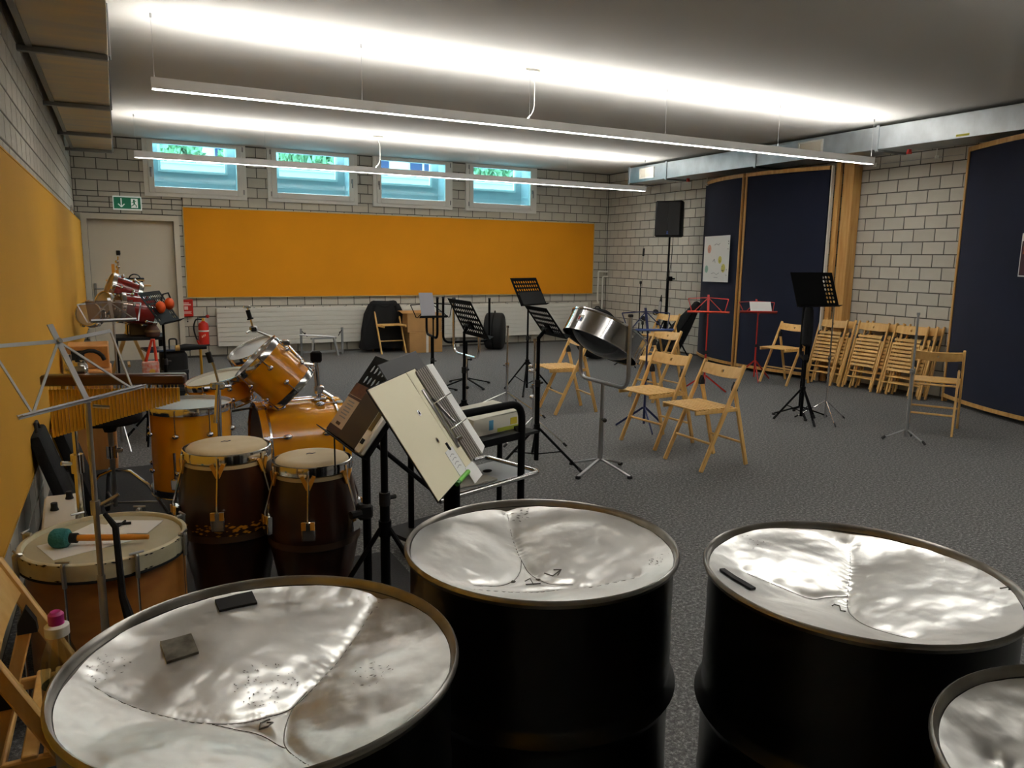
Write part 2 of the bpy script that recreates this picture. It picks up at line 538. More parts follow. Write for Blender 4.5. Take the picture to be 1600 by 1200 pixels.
# ---- windows in their reveals
def make_window(i, c, handle_side):
    f = B()
    z0, z1, w = 2.335, ZC - 0.004, 0.69
    gz0, gz1, gw = 2.47, 3.06, 0.555
    y0, y1 = YB - 0.035, YB + 0.03
    ym = (y0 + y1) / 2
    f.box((c - (w + 0.615) / 2, ym, (z0 + z1) / 2), (w - 0.615, y1 - y0, z1 - z0)); f.box((c + (w + 0.615) / 2, ym, (z0 + z1) / 2), (w - 0.615, y1 - y0, z1 - z0))
    f.box((c, ym, z0 + 0.035), (1.23, y1 - y0, 0.07)); f.box((c, ym, z1 - 0.012), (1.23, y1 - y0, 0.024))
    o = struct('window_%d' % i, f, 'winframe')
    s = B(); ys0, ys1 = YB - 0.052, YB + 0.02; ysm = (ys0 + ys1) / 2; sz0, sz1 = z0 + 0.05, z1 - 0.02; sw = 0.63
    s.box((c - (sw + gw) / 2, ysm, (sz0 + sz1) / 2), (sw - gw, ys1 - ys0, sz1 - sz0), bev=0.004)
    s.box((c + (sw + gw) / 2, ysm, (sz0 + sz1) / 2), (sw - gw, ys1 - ys0, sz1 - sz0), bev=0.004)
    s.box((c, ysm, (sz0 + gz0) / 2), (2 * gw, ys1 - ys0, gz0 - sz0), bev=0.004); s.box((c, ysm, (sz1 + gz1) / 2), (2 * gw, ys1 - ys0, sz1 - gz1), bev=0.004)
    part('sash', s, 'winframe', o)
    part('window_pane', B().box((c, YB - 0.01, (gz0 + gz1) / 2), (2 * gw, 0.006, gz1 - gz0)), 'glass', o, smooth=False)
    hs = handle_side
    hb = B().box((c + hs * 0.595, ys0 - 0.008, 2.70), (0.028, 0.016, 0.065), bev=0.003); hb.box((c + hs * 0.595, ys0 - 0.03, 2.65), (0.018, 0.014, 0.11), bev=0.004)
    part('window_handle', hb, 'galvdark', o)
    for zz in (sz0 + 0.06, sz1 - 0.04):
        part('hinge', B().tube([(c - hs * 0.645, ys0 - 0.008, zz - 0.035), (c - hs * 0.645, ys0 - 0.008, zz + 0.035)], 0.008), 'galvdark', o)
    # deep reveal and outer opening
    r = B()
    ya, yb = YB + 0.03, YB + 0.4
    r.box((c - 0.605, (ya + yb) / 2, 2.76), (0.02, yb - ya, 0.72)); r.box((c + 0.605, (ya + yb) / 2, 2.76), (0.02, yb - ya, 0.72))
    r.box((c, (ya + yb) / 2, 2.425), (1.2, yb - ya, 0.03))
    part('reveal', r, 'concrete', o, smooth=False)
    p = B(); yo = YB + 0.42
    p.box((c - 0.56, yo, 2.76), (0.18, 0.05, 0.76)); p.box((c + 0.56, yo, 2.76), (0.18, 0.05, 0.76)); p.box((c, yo, 2.55), (0.95, 0.05, 0.34))
    part('outer_wall', p, 'concrete', o, smooth=False)
    t = B(); yo = YB + 0.39
    t.box((c + 0.46, yo, 2.92), (0.035, 0.05, 0.4)); t.box((c - 0.46, yo, 2.92), (0.035, 0.05, 0.4)); t.box((c, yo, 2.735), (0.89, 0.05, 0.035))
    part('outer_frame', t, 'winframe', o, smooth=False)
for i, (c, hsd) in enumerate(zip(WINC, (-1, 1, -1, 1))): make_window(i + 1, c, hsd)

# ---- what stands outside the windows
gw = B().box((4, 14.6, 2.86), (15, 0.25, 0.4)); gw.box((4, 14.6, 3.075), (15, 0.32, 0.03))
tag(link('garden_wall', gw.mesh(False), 'concrete'), 'low pale garden wall outside the high windows', 'garden wall')
tag(link('lawn', B().box((4, 20.5, 2.7), (20, 11.5, 0.04)).mesh(False), 'grass'), 'green lawn beyond the low garden wall', 'lawn')
def bush(c, rx, ry, rz, n, label):
    root = thing('garden_bush', label, 'bush', (c[0], c[1], 2.722))
    st = B(); st.tube([(0, 0, 0), (0.03, 0, rz * 0.8), (0, 0.02, rz)], 0.04)
    part('stem', st, 'darkwood', root)
    b = B()
    rnd = random.Random(int(c[0] * 100))
    for k in range(n):
        u = rnd.uniform(-1, 1); a = rnd.uniform(0, 2 * PI); q = math.sqrt(1 - u * u); rr = rnd.uniform(0.6, 1.0)
        p = Vector((rx * q * math.cos(a) * rr, ry * q * math.sin(a) * rr, rz * (1.12 + u * rr)))
        R = Euler((rnd.uniform(0, 6), rnd.uniform(0, 6), rnd.uniform(0, 6))).to_matrix()
        L = rnd.uniform(0.06, 0.13)
        vs = [b.bm.verts.new(p + R @ Vector(v)) for v in ((-L, 0, 0), (0, -L * 0.45, 0.01), (L, 0, 0), (0, L * 0.45, 0.01))]
        b.bm.faces.new(vs)
    f = part('foliage', b, 'leaf', root, smooth=False); f['kind'] = 'stuff'
bush((1.1, 15.6), 0.45, 0.5, 0.55, 1500, 'garden bush seen through the leftmost high window')
bush((2.15, 15.8), 0.28, 0.4, 0.55, 700, 'slim garden bush between the two leftmost high windows')
bush((3.75, 15.6), 0.9, 0.5, 0.6, 2600, 'wide green garden bush seen through the second high window')
bush((7.9, 15.6), 1.0, 0.5, 0.6, 2600, 'wide green garden bush seen through the rightmost high window')
nb = thing('neighbour_house', 'pale house with blue windows behind the garden', 'house', (5.4, 21.5, 2.722))
part('house_wall', B().box((0, 0, 2.2), (9.0, 0.3, 4.4)), 'white', nb, smooth=False)
for x in (-2.6, -1.2, 0.0, 1.3, 2.7):
    w = part('house_window', B().box((x, -0.17, 1.2), (0.75, 0.05, 1.0)), 'blue', nb, smooth=False)
    part('window_bar', B().box((x, -0.21, 1.2), (0.05, 0.04, 1.0)).box((x, -0.21, 1.25), (0.75, 0.04, 0.05)), 'white', w, smooth=False)

# ---- ducts
def left_duct():
    x0, x1, z0, z1, ya, yb = -0.39, 0.037, 2.80, 3.05, -1.8, 11.03
    root = thing('ventilation_duct', 'stained sheet metal duct hung along the left wall under the ceiling', 'duct', (0, 0, 0))
    seg = [ya, 1.9, 3.85, 5.84, 7.8, 9.6, yb]
    for a, b in zip(seg[:-1], seg[1:]):
        part('duct_section', B().box(((x0 + x1) / 2, (a + b) / 2, (z0 + z1) / 2), (x1 - x0, b - a - 0.006, z1 - z0), bev=0.004), 'ducttin', root)
    for y in seg[1:-1] + [yb - 0.02]:
        p = part('support_rail', B().box(((x1 - 0.47) / 2 + 0.0, y, z0 - 0.02), (x1 + 0.47, 0.045, 0.035), bev=0.003), 'galvdark', root)
        part('flange', B().box((x1 + 0.006, y, (z0 + z1) / 2), (0.012, 0.03, z1 - z0 + 0.02)), 'galvdark', root)
        part('hanger_rod', B().tube([(x1 + 0.012, y, z0 - 0.03), (x1 + 0.012, y, ZC)], 0.005), 'galvdark', root)
    part('edge_profile', B().box((x0 - 0.01, (3.0 + yb) / 2, z0 - 0.004), (0.035, yb - 3.0, 0.012)), 'galvdark', root)
left_duct()
def right_duct():
    x0, x1, z0, z1, ya, yb = 7.82, 8.27, 2.82, 3.07, -1.8, 10.79
    root = thing('ventilation_duct', 'shiny galvanised duct running along the right wall above the navy screens', 'duct', (0, 0, 0))
    seg = [ya, 2.2, 4.1, 6.02, 7.9, 9.8, yb]
    for a, b in zip(seg[:-1], seg[1:]):
        part('duct_section', B().box(((x0 + x1) / 2, (a + b) / 2, (z0 + z1) / 2), (x1 - x0, b - a - 0.004, z1 - z0), bev=0.003), 'galv', root)
    for y in seg[1:-1] + [yb - 0.015]:
        part('flange', B().box((x0 - 0.006, y, (z0 + z1) / 2), (0.014, 0.035, z1 - z0 + 0.03)), 'galv', root)
        part('support_rail', B().box(((x0 + XR) / 2, y, z0 - 0.012), (XR - x0, 0.04, 0.022)), 'galvdark', root)
    for y, wv, h in ((10.29, 0.36, 0.15), (6.97, 0.36, 0.15)):
        v = B(); zc = 2.95
        v.box((x0 - 0.008, y - wv / 2, zc), (0.016, 0.025, h)); v.box((x0 - 0.008, y + wv / 2, zc), (0.016, 0.025, h))
        v.box((x0 - 0.008, y, zc - h / 2), (0.016, wv + 0.025, 0.02)); v.box((x0 - 0.008, y, zc + h / 2), (0.016, wv + 0.025, 0.02))
        vo = part('air_grille', v, 'white', root, smooth=False)
        part('grille_panel', B().box((x0 - 0.004, y, zc), (0.006, wv, h)), 'doorpaint', vo, smooth=False)
    part('sticker', B().box((x0 - 0.002, 5.02, 2.848), (0.003, 0.14, 0.022)), mat('yellow_sticker', (190, 180, 50), 0.6), root, label='yellow sticker', smooth=False)
right_duct()
# small red pipe clips and white lamp holders under the right duct
for i, y in enumerate((9.5, 6.45, 5.75)):
    tag(link('pipe_clip', B().box((8.02, y, 2.785), (0.05, 0.03, 0.045), bev=0.004).box((8.02, y, 2.765), (0.03, 0.05, 0.02)).mesh(), 'extred'),
        ('small red clip under the duct at the far corner', 'small red clip under the duct by the wooden post', 'small red clip under the duct between post and right screen')[i], 'pipe clip', 'red clips under the duct')
for i, (y, lb) in enumerate(((9.2, 'white hook under the duct above the poster screen'), (6.28, 'white hook under the duct beside the lamp end'), (5.5, 'white hook under the duct beside the right screen'))):
    k = B(); k.box((8.15, y, 2.70), (0.012, 0.045, 0.045), bev=0.003); k.tube([(8.14, y, 2.715), (8.14, y, 2.80)], 0.004); k.box((8.135, y, 2.70), (0.02, 0.02, 0.02))
    tag(link('wall_hook', k.mesh(), 'white'), lb, 'hook', 'white hooks under the duct')
tag(link('wire', B().tube([(8.15, 6.5, 2.70), (8.15, 5.2, 2.70)], 0.003, 6).mesh(), 'greypaint'), 'thin grey wire stretched under the duct across the brickwork', 'wire')

# ---- pendant lamps
up_mat = emit_mat('lamp_tube_up', LAMP_COL, LAMP_UP)
dn_mat = emit_mat('lamp_tube_down', LAMP_COL, LAMP_DOWN)
def pendant(y, x0, x1, label, cable_x):
    zb, zt, hw = 2.632, 2.706, 0.032
    root = thing('pendant_lamp', label, 'lamp', (0, y, 0), group='linear pendant lamps')
    n = 5; L = (x1 - x0) / n
    b = B(); 
    for s in (-1, 1): b.box(((x0 + x1) / 2, s * hw, (zb + zt) / 2), (x1 - x0, 0.004, zt - zb))
    b.box(((x0 + x1) / 2, 0, (zb + zt) / 2), (x1 - x0, 2 * hw, 0.012))
    for x in (x0, x1): b.box((x, 0, (zb + zt) / 2), (0.004, 2 * hw + 0.004, zt - zb))
    part('housing', b, 'alu', root, smooth=False)
    for k in range(n):
        a, c = x0 + k * L + 0.012, x0 + (k + 1) * L - 0.012
        part('lower_diffuser', B().box(((a + c) / 2, 0, zb + 0.006), (c - a, 2 * hw - 0.006, 0.008)), dn_mat, root, smooth=False)
        part('upper_diffuser', B().box(((a + c) / 2, 0, zt - 0.012), (c - a, 2 * hw - 0.01, 0.008)), up_mat, root, smooth=False)
    for k in range(n + 1):
        x = x0 + k * L; x = min(max(x, x0 + 0.02), x1 - 0.02)
        part('suspension_wire', B().tube([(x, 0, zt), (x, 0, ZC)], 0.0012, 5), 'steelgrey', root)
        part('wire_anchor', B().tube([(x, 0, ZC - 0.03), (x, 0, ZC)], 0.008, 8), 'steelgrey', root)
    part('ceiling_canopy', B().box((cable_x, 0, ZC - 0.012), (0.14, 0.05, 0.024), bev=0.003), 'white', root)
    part('power_cable', B().tube(fillet([(cable_x - 0.02, 0, ZC - 0.02), (cable_x + 0.03, 0, ZC - 0.1), (cable_x + 0.03, 0, zt + 0.08), (cable_x - 0.04, 0, zt)], 0.05), 0.004, 6), 'white', root)
pendant(5.92, 0.288, 7.63, 'long white pendant lamp hanging nearest the camera', 3.24)
pendant(1.74, 0.29, 7.64, 'long white pendant lamp above the steel barrels, out of the picture', 3.24)
pendant(10.1, 0.262, 7.65, 'long white pendant lamp hanging close to the high windows', 3.2)

# ---- pinboards, sign, radiators, pipes on the walls
def pinboard(name, label, c, size, horizontal):
    root = thing(name, label, 'pinboard', c)
    part('felt_panel', B().box((0, 0, 0), size, bev=0.004), 'orange' if horizontal else 'orangesheen', root)
    t = B(); sx, sy, sz = size
    if horizontal:
        for s in (-1, 1):
            t.box((0, -0.002, s * (sz / 2 + 0.006)), (sx + 0.024, sy + 0.004, 0.012)); t.box((s * (sx / 2 + 0.006), -0.002, 0), (0.012, sy + 0.004, sz))
    else:
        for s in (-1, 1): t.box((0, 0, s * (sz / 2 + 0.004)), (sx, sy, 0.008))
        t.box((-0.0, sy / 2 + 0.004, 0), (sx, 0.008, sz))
    part('edge_trim', t, 'alutrim' if horizontal else 'orangesheen', root, smooth=False)
    return root
pinboard('pinboard', 'long orange pinboard under the high windows on the far wall', (4.445, YB - 0.022, 1.548), (7.09, 0.035, 1.29), True)
pinboard('pinboard', 'tall orange pinboard with painted-in sheen covering most of the left wall', (-0.428, 4.85, 1.235), (0.07, 13.8, 1.42), False)
clp = B()
clp.tube(fillet([(-0.41, 9.6, 1.93), (-0.40, 9.6, 2.03), (-0.37, 9.6, 1.95)], 0.01), 0.006)
tag(link('board_clip', clp.mesh(), 'chrome'), 'small shiny clip on top of the left pinboard', 'clip')

def exit_sign():
    root = thing('exit_sign', 'green and white emergency exit sign above the door', 'exit sign', (0.186, YB - 0.03, 2.22))
    part('sign_housing', B().box((0, 0, 0), (0.36, 0.05, 0.19), bev=0.004), 'signwhite', root)
    part('sign_face', B().box((0, -0.027, 0), (0.335, 0.004, 0.155)), 'green', root, smooth=False)
    a = B(); y = -0.030
    a.box((-0.075, y, 0.01), (0.014, 0.003, 0.11))
    a.bar((-0.075, y, -0.055), (-0.115, y, -0.012), 0.003, 0.014, up=(0, 0, 1)); a.bar((-0.075, y, -0.055), (-0.035, y, -0.012), 0.003, 0.014, up=(0, 0, 1))
    part('arrow', a, 'signwhite', root, smooth=False)
    d = B(); d.box((0.09, y, 0), (0.085, 0.003, 0.125)); part('door_symbol', d, 'signwhite', root, smooth=False)
    r = B(); y2 = -0.0325
    r.tube([(0.085, y2 + 0.001, 0.04), (0.085, y2, 0.04)], 0.012, 10)
    r.bar((0.083, y2, 0.03), (0.088, y2, -0.01), 0.002, 0.02); r.bar((0.083, y2, 0.022), (0.055, y2, 0.008), 0.002, 0.008); r.bar((0.083, y2, 0.02), (0.112, y2, 0.03), 0.002, 0.008)
    r.bar((0.088, y2, -0.008), (0.115, y2, -0.03), 0.002, 0.01); r.bar((0.115, y2, -0.03), (0.108, y2, -0.055), 0.002, 0.01); r.bar((0.088, y2, -0.008), (0.062, y2, -0.035), 0.002, 0.01); r.bar((0.062, y2, -0.035), (0.04, y2, -0.04), 0.002, 0.01)
    part('running_figure', r, 'green', root)
exit_sign()

def radiator(x0, x1, label):
    root = thing('radiator', label, 'radiator', ((x0 + x1) / 2, YB - 0.06, 0.0))
    w = x1 - x0
    part('panel', B().box((0, 0, 0.447), (w, 0.06, 0.575), bev=0.006), 'radiator', root)
    for k in range(8):
        part('tube_face', B().box((0, -0.033, 0.447 - 0.575 / 2 + 0.036 + k * 0.0719), (w - 0.01, 0.012, 0.066), bev=0.004), 'radiator', root)
    for k in range(int(w / 0.35)):
        part('bracket', B().box((-w / 2 + 0.2 + k * 0.35, 0.0, 0.738), (0.02, 0.03, 0.012)), 'galvdark', root, smooth=False)
    for s in (-1, 1): part('foot', B().box((s * (w / 2 - 0.3), 0.03, 0.08), (0.05, 0.03, 0.16)), 'radiator', root, smooth=False)
radiator(1.275, 4.84, 'white flat radiator on the far wall beside the fire extinguisher')
radiator(4.92, 7.87, 'white flat radiator on the far wall near the right corner')
def pipe(pts, label):
    tag(link('heating_pipe', B().tube(fillet(pts, 0.03), 0.016, 10).mesh(), 'white'), label, 'pipe')
pipe([(8.0, 12.04, 0.712), (8.135, 12.04, 0.712), (8.105, 12.04, 0.76), (8.105, 12.04, 1.312), (8.32, 12.04, 1.312)], 'white heating pipe bending to the radiator valve in the corner')
pipe([(8.21, 12.04, 0.02), (8.21, 12.04, 1.22), (8.32, 12.04, 1.22)], 'white heating pipe going straight down to the floor in the corner')

# ---- rugs
tag(link('rug', B().box((0.25, 4.75, 0.005), (1.4, 2.3, 0.01)).mesh(False), 'rug'), 'dark grey rug under the amber drum kit', 'rug')
tag(link('rug', B().box((0.42, 2.35, 0.005), (1.5, 2.5, 0.01)).mesh(False), 'rug'), 'dark rug under the congas and steel barrels', 'rug')

# ================================================================== SCREENS, POSTERS, SPEAKER
def screen(label, p0, p1, bulge, zt, posts=(True, True), nseg=14):
    p0, p1 = Vector(p0), Vector(p1)
    d = p1 - p0; L = d.length; nrm = Vector((d.y, -d.x)).normalized()
    if nrm.x > 0: nrm = -nrm
    def pt(t, off=0.0):
        q = p0 + d * t + nrm * (bulge * 4 * t * (1 - t) + off)
        return q
    root = thing('acoustic_screen', label, 'screen', (0, 0, 0))
    b = B(); zb = 0.09
    rows = []
    for off in (0.0, -0.03):
        rows.append([[b.bm.verts.new((pt(i / nseg, off).x, pt(i / nseg, off).y, z)) for i in range(nseg + 1)] for z in (zb, zt - 0.05)])
    for r in rows:
        for i in range(nseg): b.bm.faces.new((r[0][i], r[0][i + 1], r[1][i + 1], r[1][i]))
    for k in (0, 1):
        for i in range(nseg): b.bm.faces.new((rows[0][k][i], rows[0][k][i + 1], rows[1][k][i + 1], rows[1][k][i]))
    for i in (0, nseg): b.bm.faces.new((rows[0][0][i], rows[0][1][i], rows[1][1][i], rows[1][0][i]))
    part('fabric', b, 'navy', root)
    for z0, z1, nm in ((0.05, zb, 'bottom_rail'), (zt - 0.05, zt, 'top_rail')):
        r = B()
        for i in range(nseg):
            qs = []
            for z in (z0, z1):
                for tt, off in ((i / nseg, 0.012), ((i + 1) / nseg, 0.012), ((i + 1) / nseg, -0.035), (i / nseg, -0.035)):
                    q = pt(tt, off); qs.append(r.bm.verts.new((q.x, q.y, z)))
            for f in ((0, 1, 2, 3), (7, 6, 5, 4), (0, 4, 5, 1), (2, 6, 7, 3), (1, 5, 6, 2), (3, 7, 4, 0)): r.bm.faces.new([qs[k] for k in f])
        part(nm, r, 'pine', root)
    for k, t in enumerate((0.0, 1.0)):
        if posts[k]:
            q = pt(t, -0.01); e = 0.014 if t == 0 else -0.014
            dirv = d.normalized(); q = q + dirv * e
            ang = math.atan2(dirv.y, dirv.x)
            part('edge_post', B().box((q.x, q.y, zt / 2), (0.028, 0.06, zt), Matrix.Rotation(ang, 3, 'Z'), bev=0.003), 'pine', root)
    return root
screen('navy fabric screen with the white poster beside the loudspeaker', (8.27, 9.36), (7.83, 8.09), 0.10, 2.74, (False, True))
screen('navy fabric screen between the poster screen and the wooden post', (7.83, 8.05), (8.05, 6.84), 0.06, 2.74, (True, False))
screen('navy fabric screen at the right edge of the picture', (8.25, 5.2), (7.55, 3.2), 0.16, 2.78, (True, True))
# slim pale edge strip and the timber posts
wp = B().box((8.08, 6.815, 1.37), (0.05, 0.02, 2.74), bev=0.003)
tag(link('edge_strip', wp.mesh(), 'white'), 'slim white strip on the screen edge by the wooden post', 'strip')
tp = thing('timber_post', 'thick pine post beside the navy screen and the folded chairs', 'post', (8.2, 6.67, 0))
part('timber', B().box((0.03, -0.03, 1.39), (0.16, 0.15, 2.78), bev=0.006), 'pine', tp)
part('front_board', B().box((-0.055, 0.105, 1.39), (0.05, 0.07, 2.78), bev=0.004), 'pine', tp)
part('hinge', B().box((-0.02, 0.04, 1.3), (0.03, 0.02, 0.05), bev=0.003), 'alutrim', tp)

def poster(name, label, pts, m, thick=0.002):
    """pts: four corners TL,TR,BR,BL in the room"""
    root = thing(name, label, 'poster', pts[3])
    o = Vector(pts[3]); P = [Vector(p) - o for p in pts]
    n = (P[1] - P[0]).cross(P[3] - P[0]).normalized()
    if n.x > 0: n = -n
    b = B(); v = [b.bm.verts.new(p) for p in P] + [b.bm.verts.new(p - n * thick) for p in P]
    for f in ((0, 1, 2, 3), (7, 6, 5, 4), (0, 4, 5, 1), (1, 5, 6, 2), (2, 6, 7, 3), (3, 7, 4, 0)): b.bm.faces.new([v[k] for k in f])
    part('sheet', b, m, root, smooth=False)
    def uv(u, w, off=0.002):
        p = P[0] * (1 - u) * (1 - w) + P[1] * u * (1 - w) + P[2] * u * w + P[3] * (1 - u) * w
        return p + n * off
    return root, uv, n
pm1 = mat('poster_yellow', (214, 206, 110), 0.8); pm2 = mat('poster_pink', (224, 170, 150), 0.8); pm3 = mat('poster_mint', (150, 190, 172), 0.8); pm4 = mat('poster_ink', (150, 148, 150), 0.8)
# normals must look into the room: TL = far end
root, uv, n = poster('poster', 'white sheet with coloured round spots pinned to the navy screen', [(7.965, 8.98, 1.90), (7.795, 8.26, 1.905), (7.795, 8.26, 1.235), (7.965, 8.98, 1.225)], 'paper')
def spot(u, w, r, m, nm, uvf, root):
    b = B(); pts = [uvf(u + r * math.cos(a * PI / 8) * 0.9, w + r * math.sin(a * PI / 8) * 1.1) for a in range(16)]
    b.bm.faces.new([b.bm.verts.new(p) for p in pts]); part(nm, b, m, root, smooth=False)
spot(0.22, 0.28, 0.085, pm2, 'pink_spot', uv, root); spot(0.66, 0.52, 0.075, pm1, 'yellow_spot', uv, root); spot(0.80, 0.70, 0.085, pm1, 'yellow_spot', uv, root); spot(0.14, 0.72, 0.075, pm3, 'mint_spot', uv, root)
def scribble(segs, uvf, root, m, nm='pencil_writing', w=0.006):
    b = B()
    for s in segs:
        pts = [uvf(u, w_, 0.003) for u, w_ in s]
        b.tube(pts, w / 2, 4)
    part(nm, b, m, root)
scribble([[(0.42, 0.2), (0.5, 0.17), (0.58, 0.2), (0.64, 0.16)], [(0.38, 0.56), (0.44, 0.5), (0.48, 0.58)], [(0.34, 0.82), (0.45, 0.8), (0.55, 0.84), (0.65, 0.8)], [(0.45, 0.9), (0.6, 0.9)],
          [(0.2, 0.24), (0.24, 0.26), (0.2, 0.3), (0.24, 0.32)], [(0.12, 0.68), (0.16, 0.7), (0.12, 0.73)]], uv, root, pm4)
scribble([[(0.95, 0.12), (0.96, 0.14)], [(0.95, 0.17), (0.96, 0.19)], [(0.945, 0.28), (0.955, 0.3)], [(0.93, 0.72), (0.94, 0.74)], [(0.925, 0.84), (0.935, 0.86)], [(0.74, 0.74), (0.78, 0.755), (0.82, 0.74)], [(0.76, 0.66), (0.77, 0.67)], [(0.64, 0.54), (0.68, 0.55)]], uv, root, 'blackmatt', 'ink_dots', 0.008)
def concert_poster_mat():
    m = mat('poster_concert', (72, 28, 36), 0.5, vscale=4, col2=(58, 26, 44))
    return m
root, uv, n = poster('poster', 'dark red concert poster with white top strip on the right navy screen', [(7.615, 4.20, 1.83), (7.52, 3.88, 1.83), (7.52, 3.88, 1.424), (7.615, 4.20, 1.424)], 'paper')
def patch(u0, u1, w0, w1, m, nm, off=0.0015):
    b = B(); b.bm.faces.new([b.bm.verts.new(uv(*q, off)) for q in ((u0, w0), (u1, w0), (u1, w1), (u0, w1))]); part(nm, b, m, root, smooth=False)
patch(0.03, 0.97, 0.18, 0.97, concert_poster_mat(), 'printed_area')
patch(0.08, 0.9, 0.30, 0.48, mat('poster_glow', (176, 84, 30), 0.5, vscale=14, col2=(110, 40, 36)), 'picture_band', 0.0025)
patch(0.2, 0.8, 0.72, 0.80, mat('poster_gold_text', (205, 180, 110), 0.5), 'title_line', 0.0025)
patch(0.25, 0.75, 0.84, 0.86, pm4, 'small_print', 0.0025)

def tripod(root, r_hub, z_hub, r_foot, ang0, m, tr=0.011, brace=True, zb=0.16, foot_m='rubber'):
    for k in range(3):
        a = ang0 + k * 2 * PI / 3
        dx, dy = math.cos(a), math.sin(a)
        part('leg', B().tube([(dx * r_hub, dy * r_hub, z_hub), (dx * r_foot, dy * r_foot, 0.012)], tr), m, root)
        part('foot_cap', B().tube([(dx * (r_foot - 0.035), dy * (r_foot - 0.035), 0.012 + 0.035 * (z_hub - 0.012) / (r_foot - r_hub)), (dx * r_foot, dy * r_foot, 0.013)], tr * 1.25), foot_m, root)
        if brace:
            t = 0.52
            part('brace', B().tube([(0, 0, zb * 0.35), (dx * (r_hub + (r_foot - r_hub) * t), dy * (r_hub + (r_foot - r_hub) * t), z_hub + (0.012 - z_hub) * t)], tr * 0.5, 6), m, root)

def loudspeaker():
    st = thing('speaker_stand', 'tall black tripod stand under the loudspeaker in the corner', 'stand', (7.75, 9.55, 0))
    part('pole', B().tube([(0, 0, 0.12), (0, 0, 1.25)], 0.02, 12), 'black', st)
    part('upper_pole', B().tube([(0, 0, 1.2), (0, 0, 1.93)], 0.016, 12), 'black', st)
    part('clamp_knob', B().box((0.02, -0.02, 1.25), (0.09, 0.05, 0.07), bev=0.008).tube([(0.05, -0.03, 1.25), (0.1, -0.05, 1.25)], 0.012), 'black', st)
    tripod(st, 0.02, 0.62, 0.40, 1.15, 'black', 0.012, True, 0.3)
    sp = thing('loudspeaker', 'black box loudspeaker mounted high on a pole before the brick wall', 'loudspeaker', (7.75, 9.55, 1.90), rz=-0.9)
    h, w, dp = 0.545, 0.41, 0.34
    bx = B(); zc = h / 2
    prof = [(-w / 2, 0.0), (w / 2, 0.0), (w / 2, 0.0)]
    b2 = B(); 
    poly = [(-w / 2, -dp / 2), (w / 2, -dp / 2), (w / 2, 0.02), (w * 0.36, dp / 2), (-w * 0.36, dp / 2), (-w / 2, 0.02)]
    lo = [b2.bm.verts.new((x, y, 0.0)) for x, y in poly]; hi = [b2.bm.verts.new((x, y, h)) for x, y in poly]
    b2.bm.faces.new(lo[::-1]); b2.bm.faces.new(hi)
    for i in range(6): b2.bm.faces.new((lo[i], lo[(i + 1) % 6], hi[(i + 1) % 6], hi[i]))
    bmesh.ops.bevel(b2.bm, geom=b2.bm.edges[:], offset=0.012, segments=2, affect='EDGES')
    part('cabinet', b2, 'blackmatt', sp)
    gm = mat('speaker_grille', (52, 52, 54), 0.6, 0.2)
    gr = B(); hw = w / 2 - 0.018
    for s in (-1, 1):
        gr.box((s * hw / 2, -dp / 2 - 0.006 , zc), (hw - 0.002, 0.014, h - 0.045), Matrix.Rotation(-s * 0.05, 3, 'Z'), bev=0.004)
    part('front_grille', gr, gm, sp)
    part('badge', B().box((0, -dp / 2 - 0.016, 0.075), (0.022, 0.006, 0.022), bev=0.002).box((0, -dp / 2 - 0.016, 0.05), (0.03, 0.006, 0.02), bev=0.002), 'bluelight', sp)
    cb = B(); cb.tube(fillet([(7.86, 9.6, 2.0), (7.84, 9.58, 1.6), (7.78, 9.56, 1.27), (7.79, 9.56, 0.7), (7.83, 9.62, 0.02)], 0.2), 0.005, 6)
    tag(link('speaker_cable', cb.mesh(), 'rubber'), 'thin black cable hanging from the loudspeaker', 'cable')
loudspeaker()

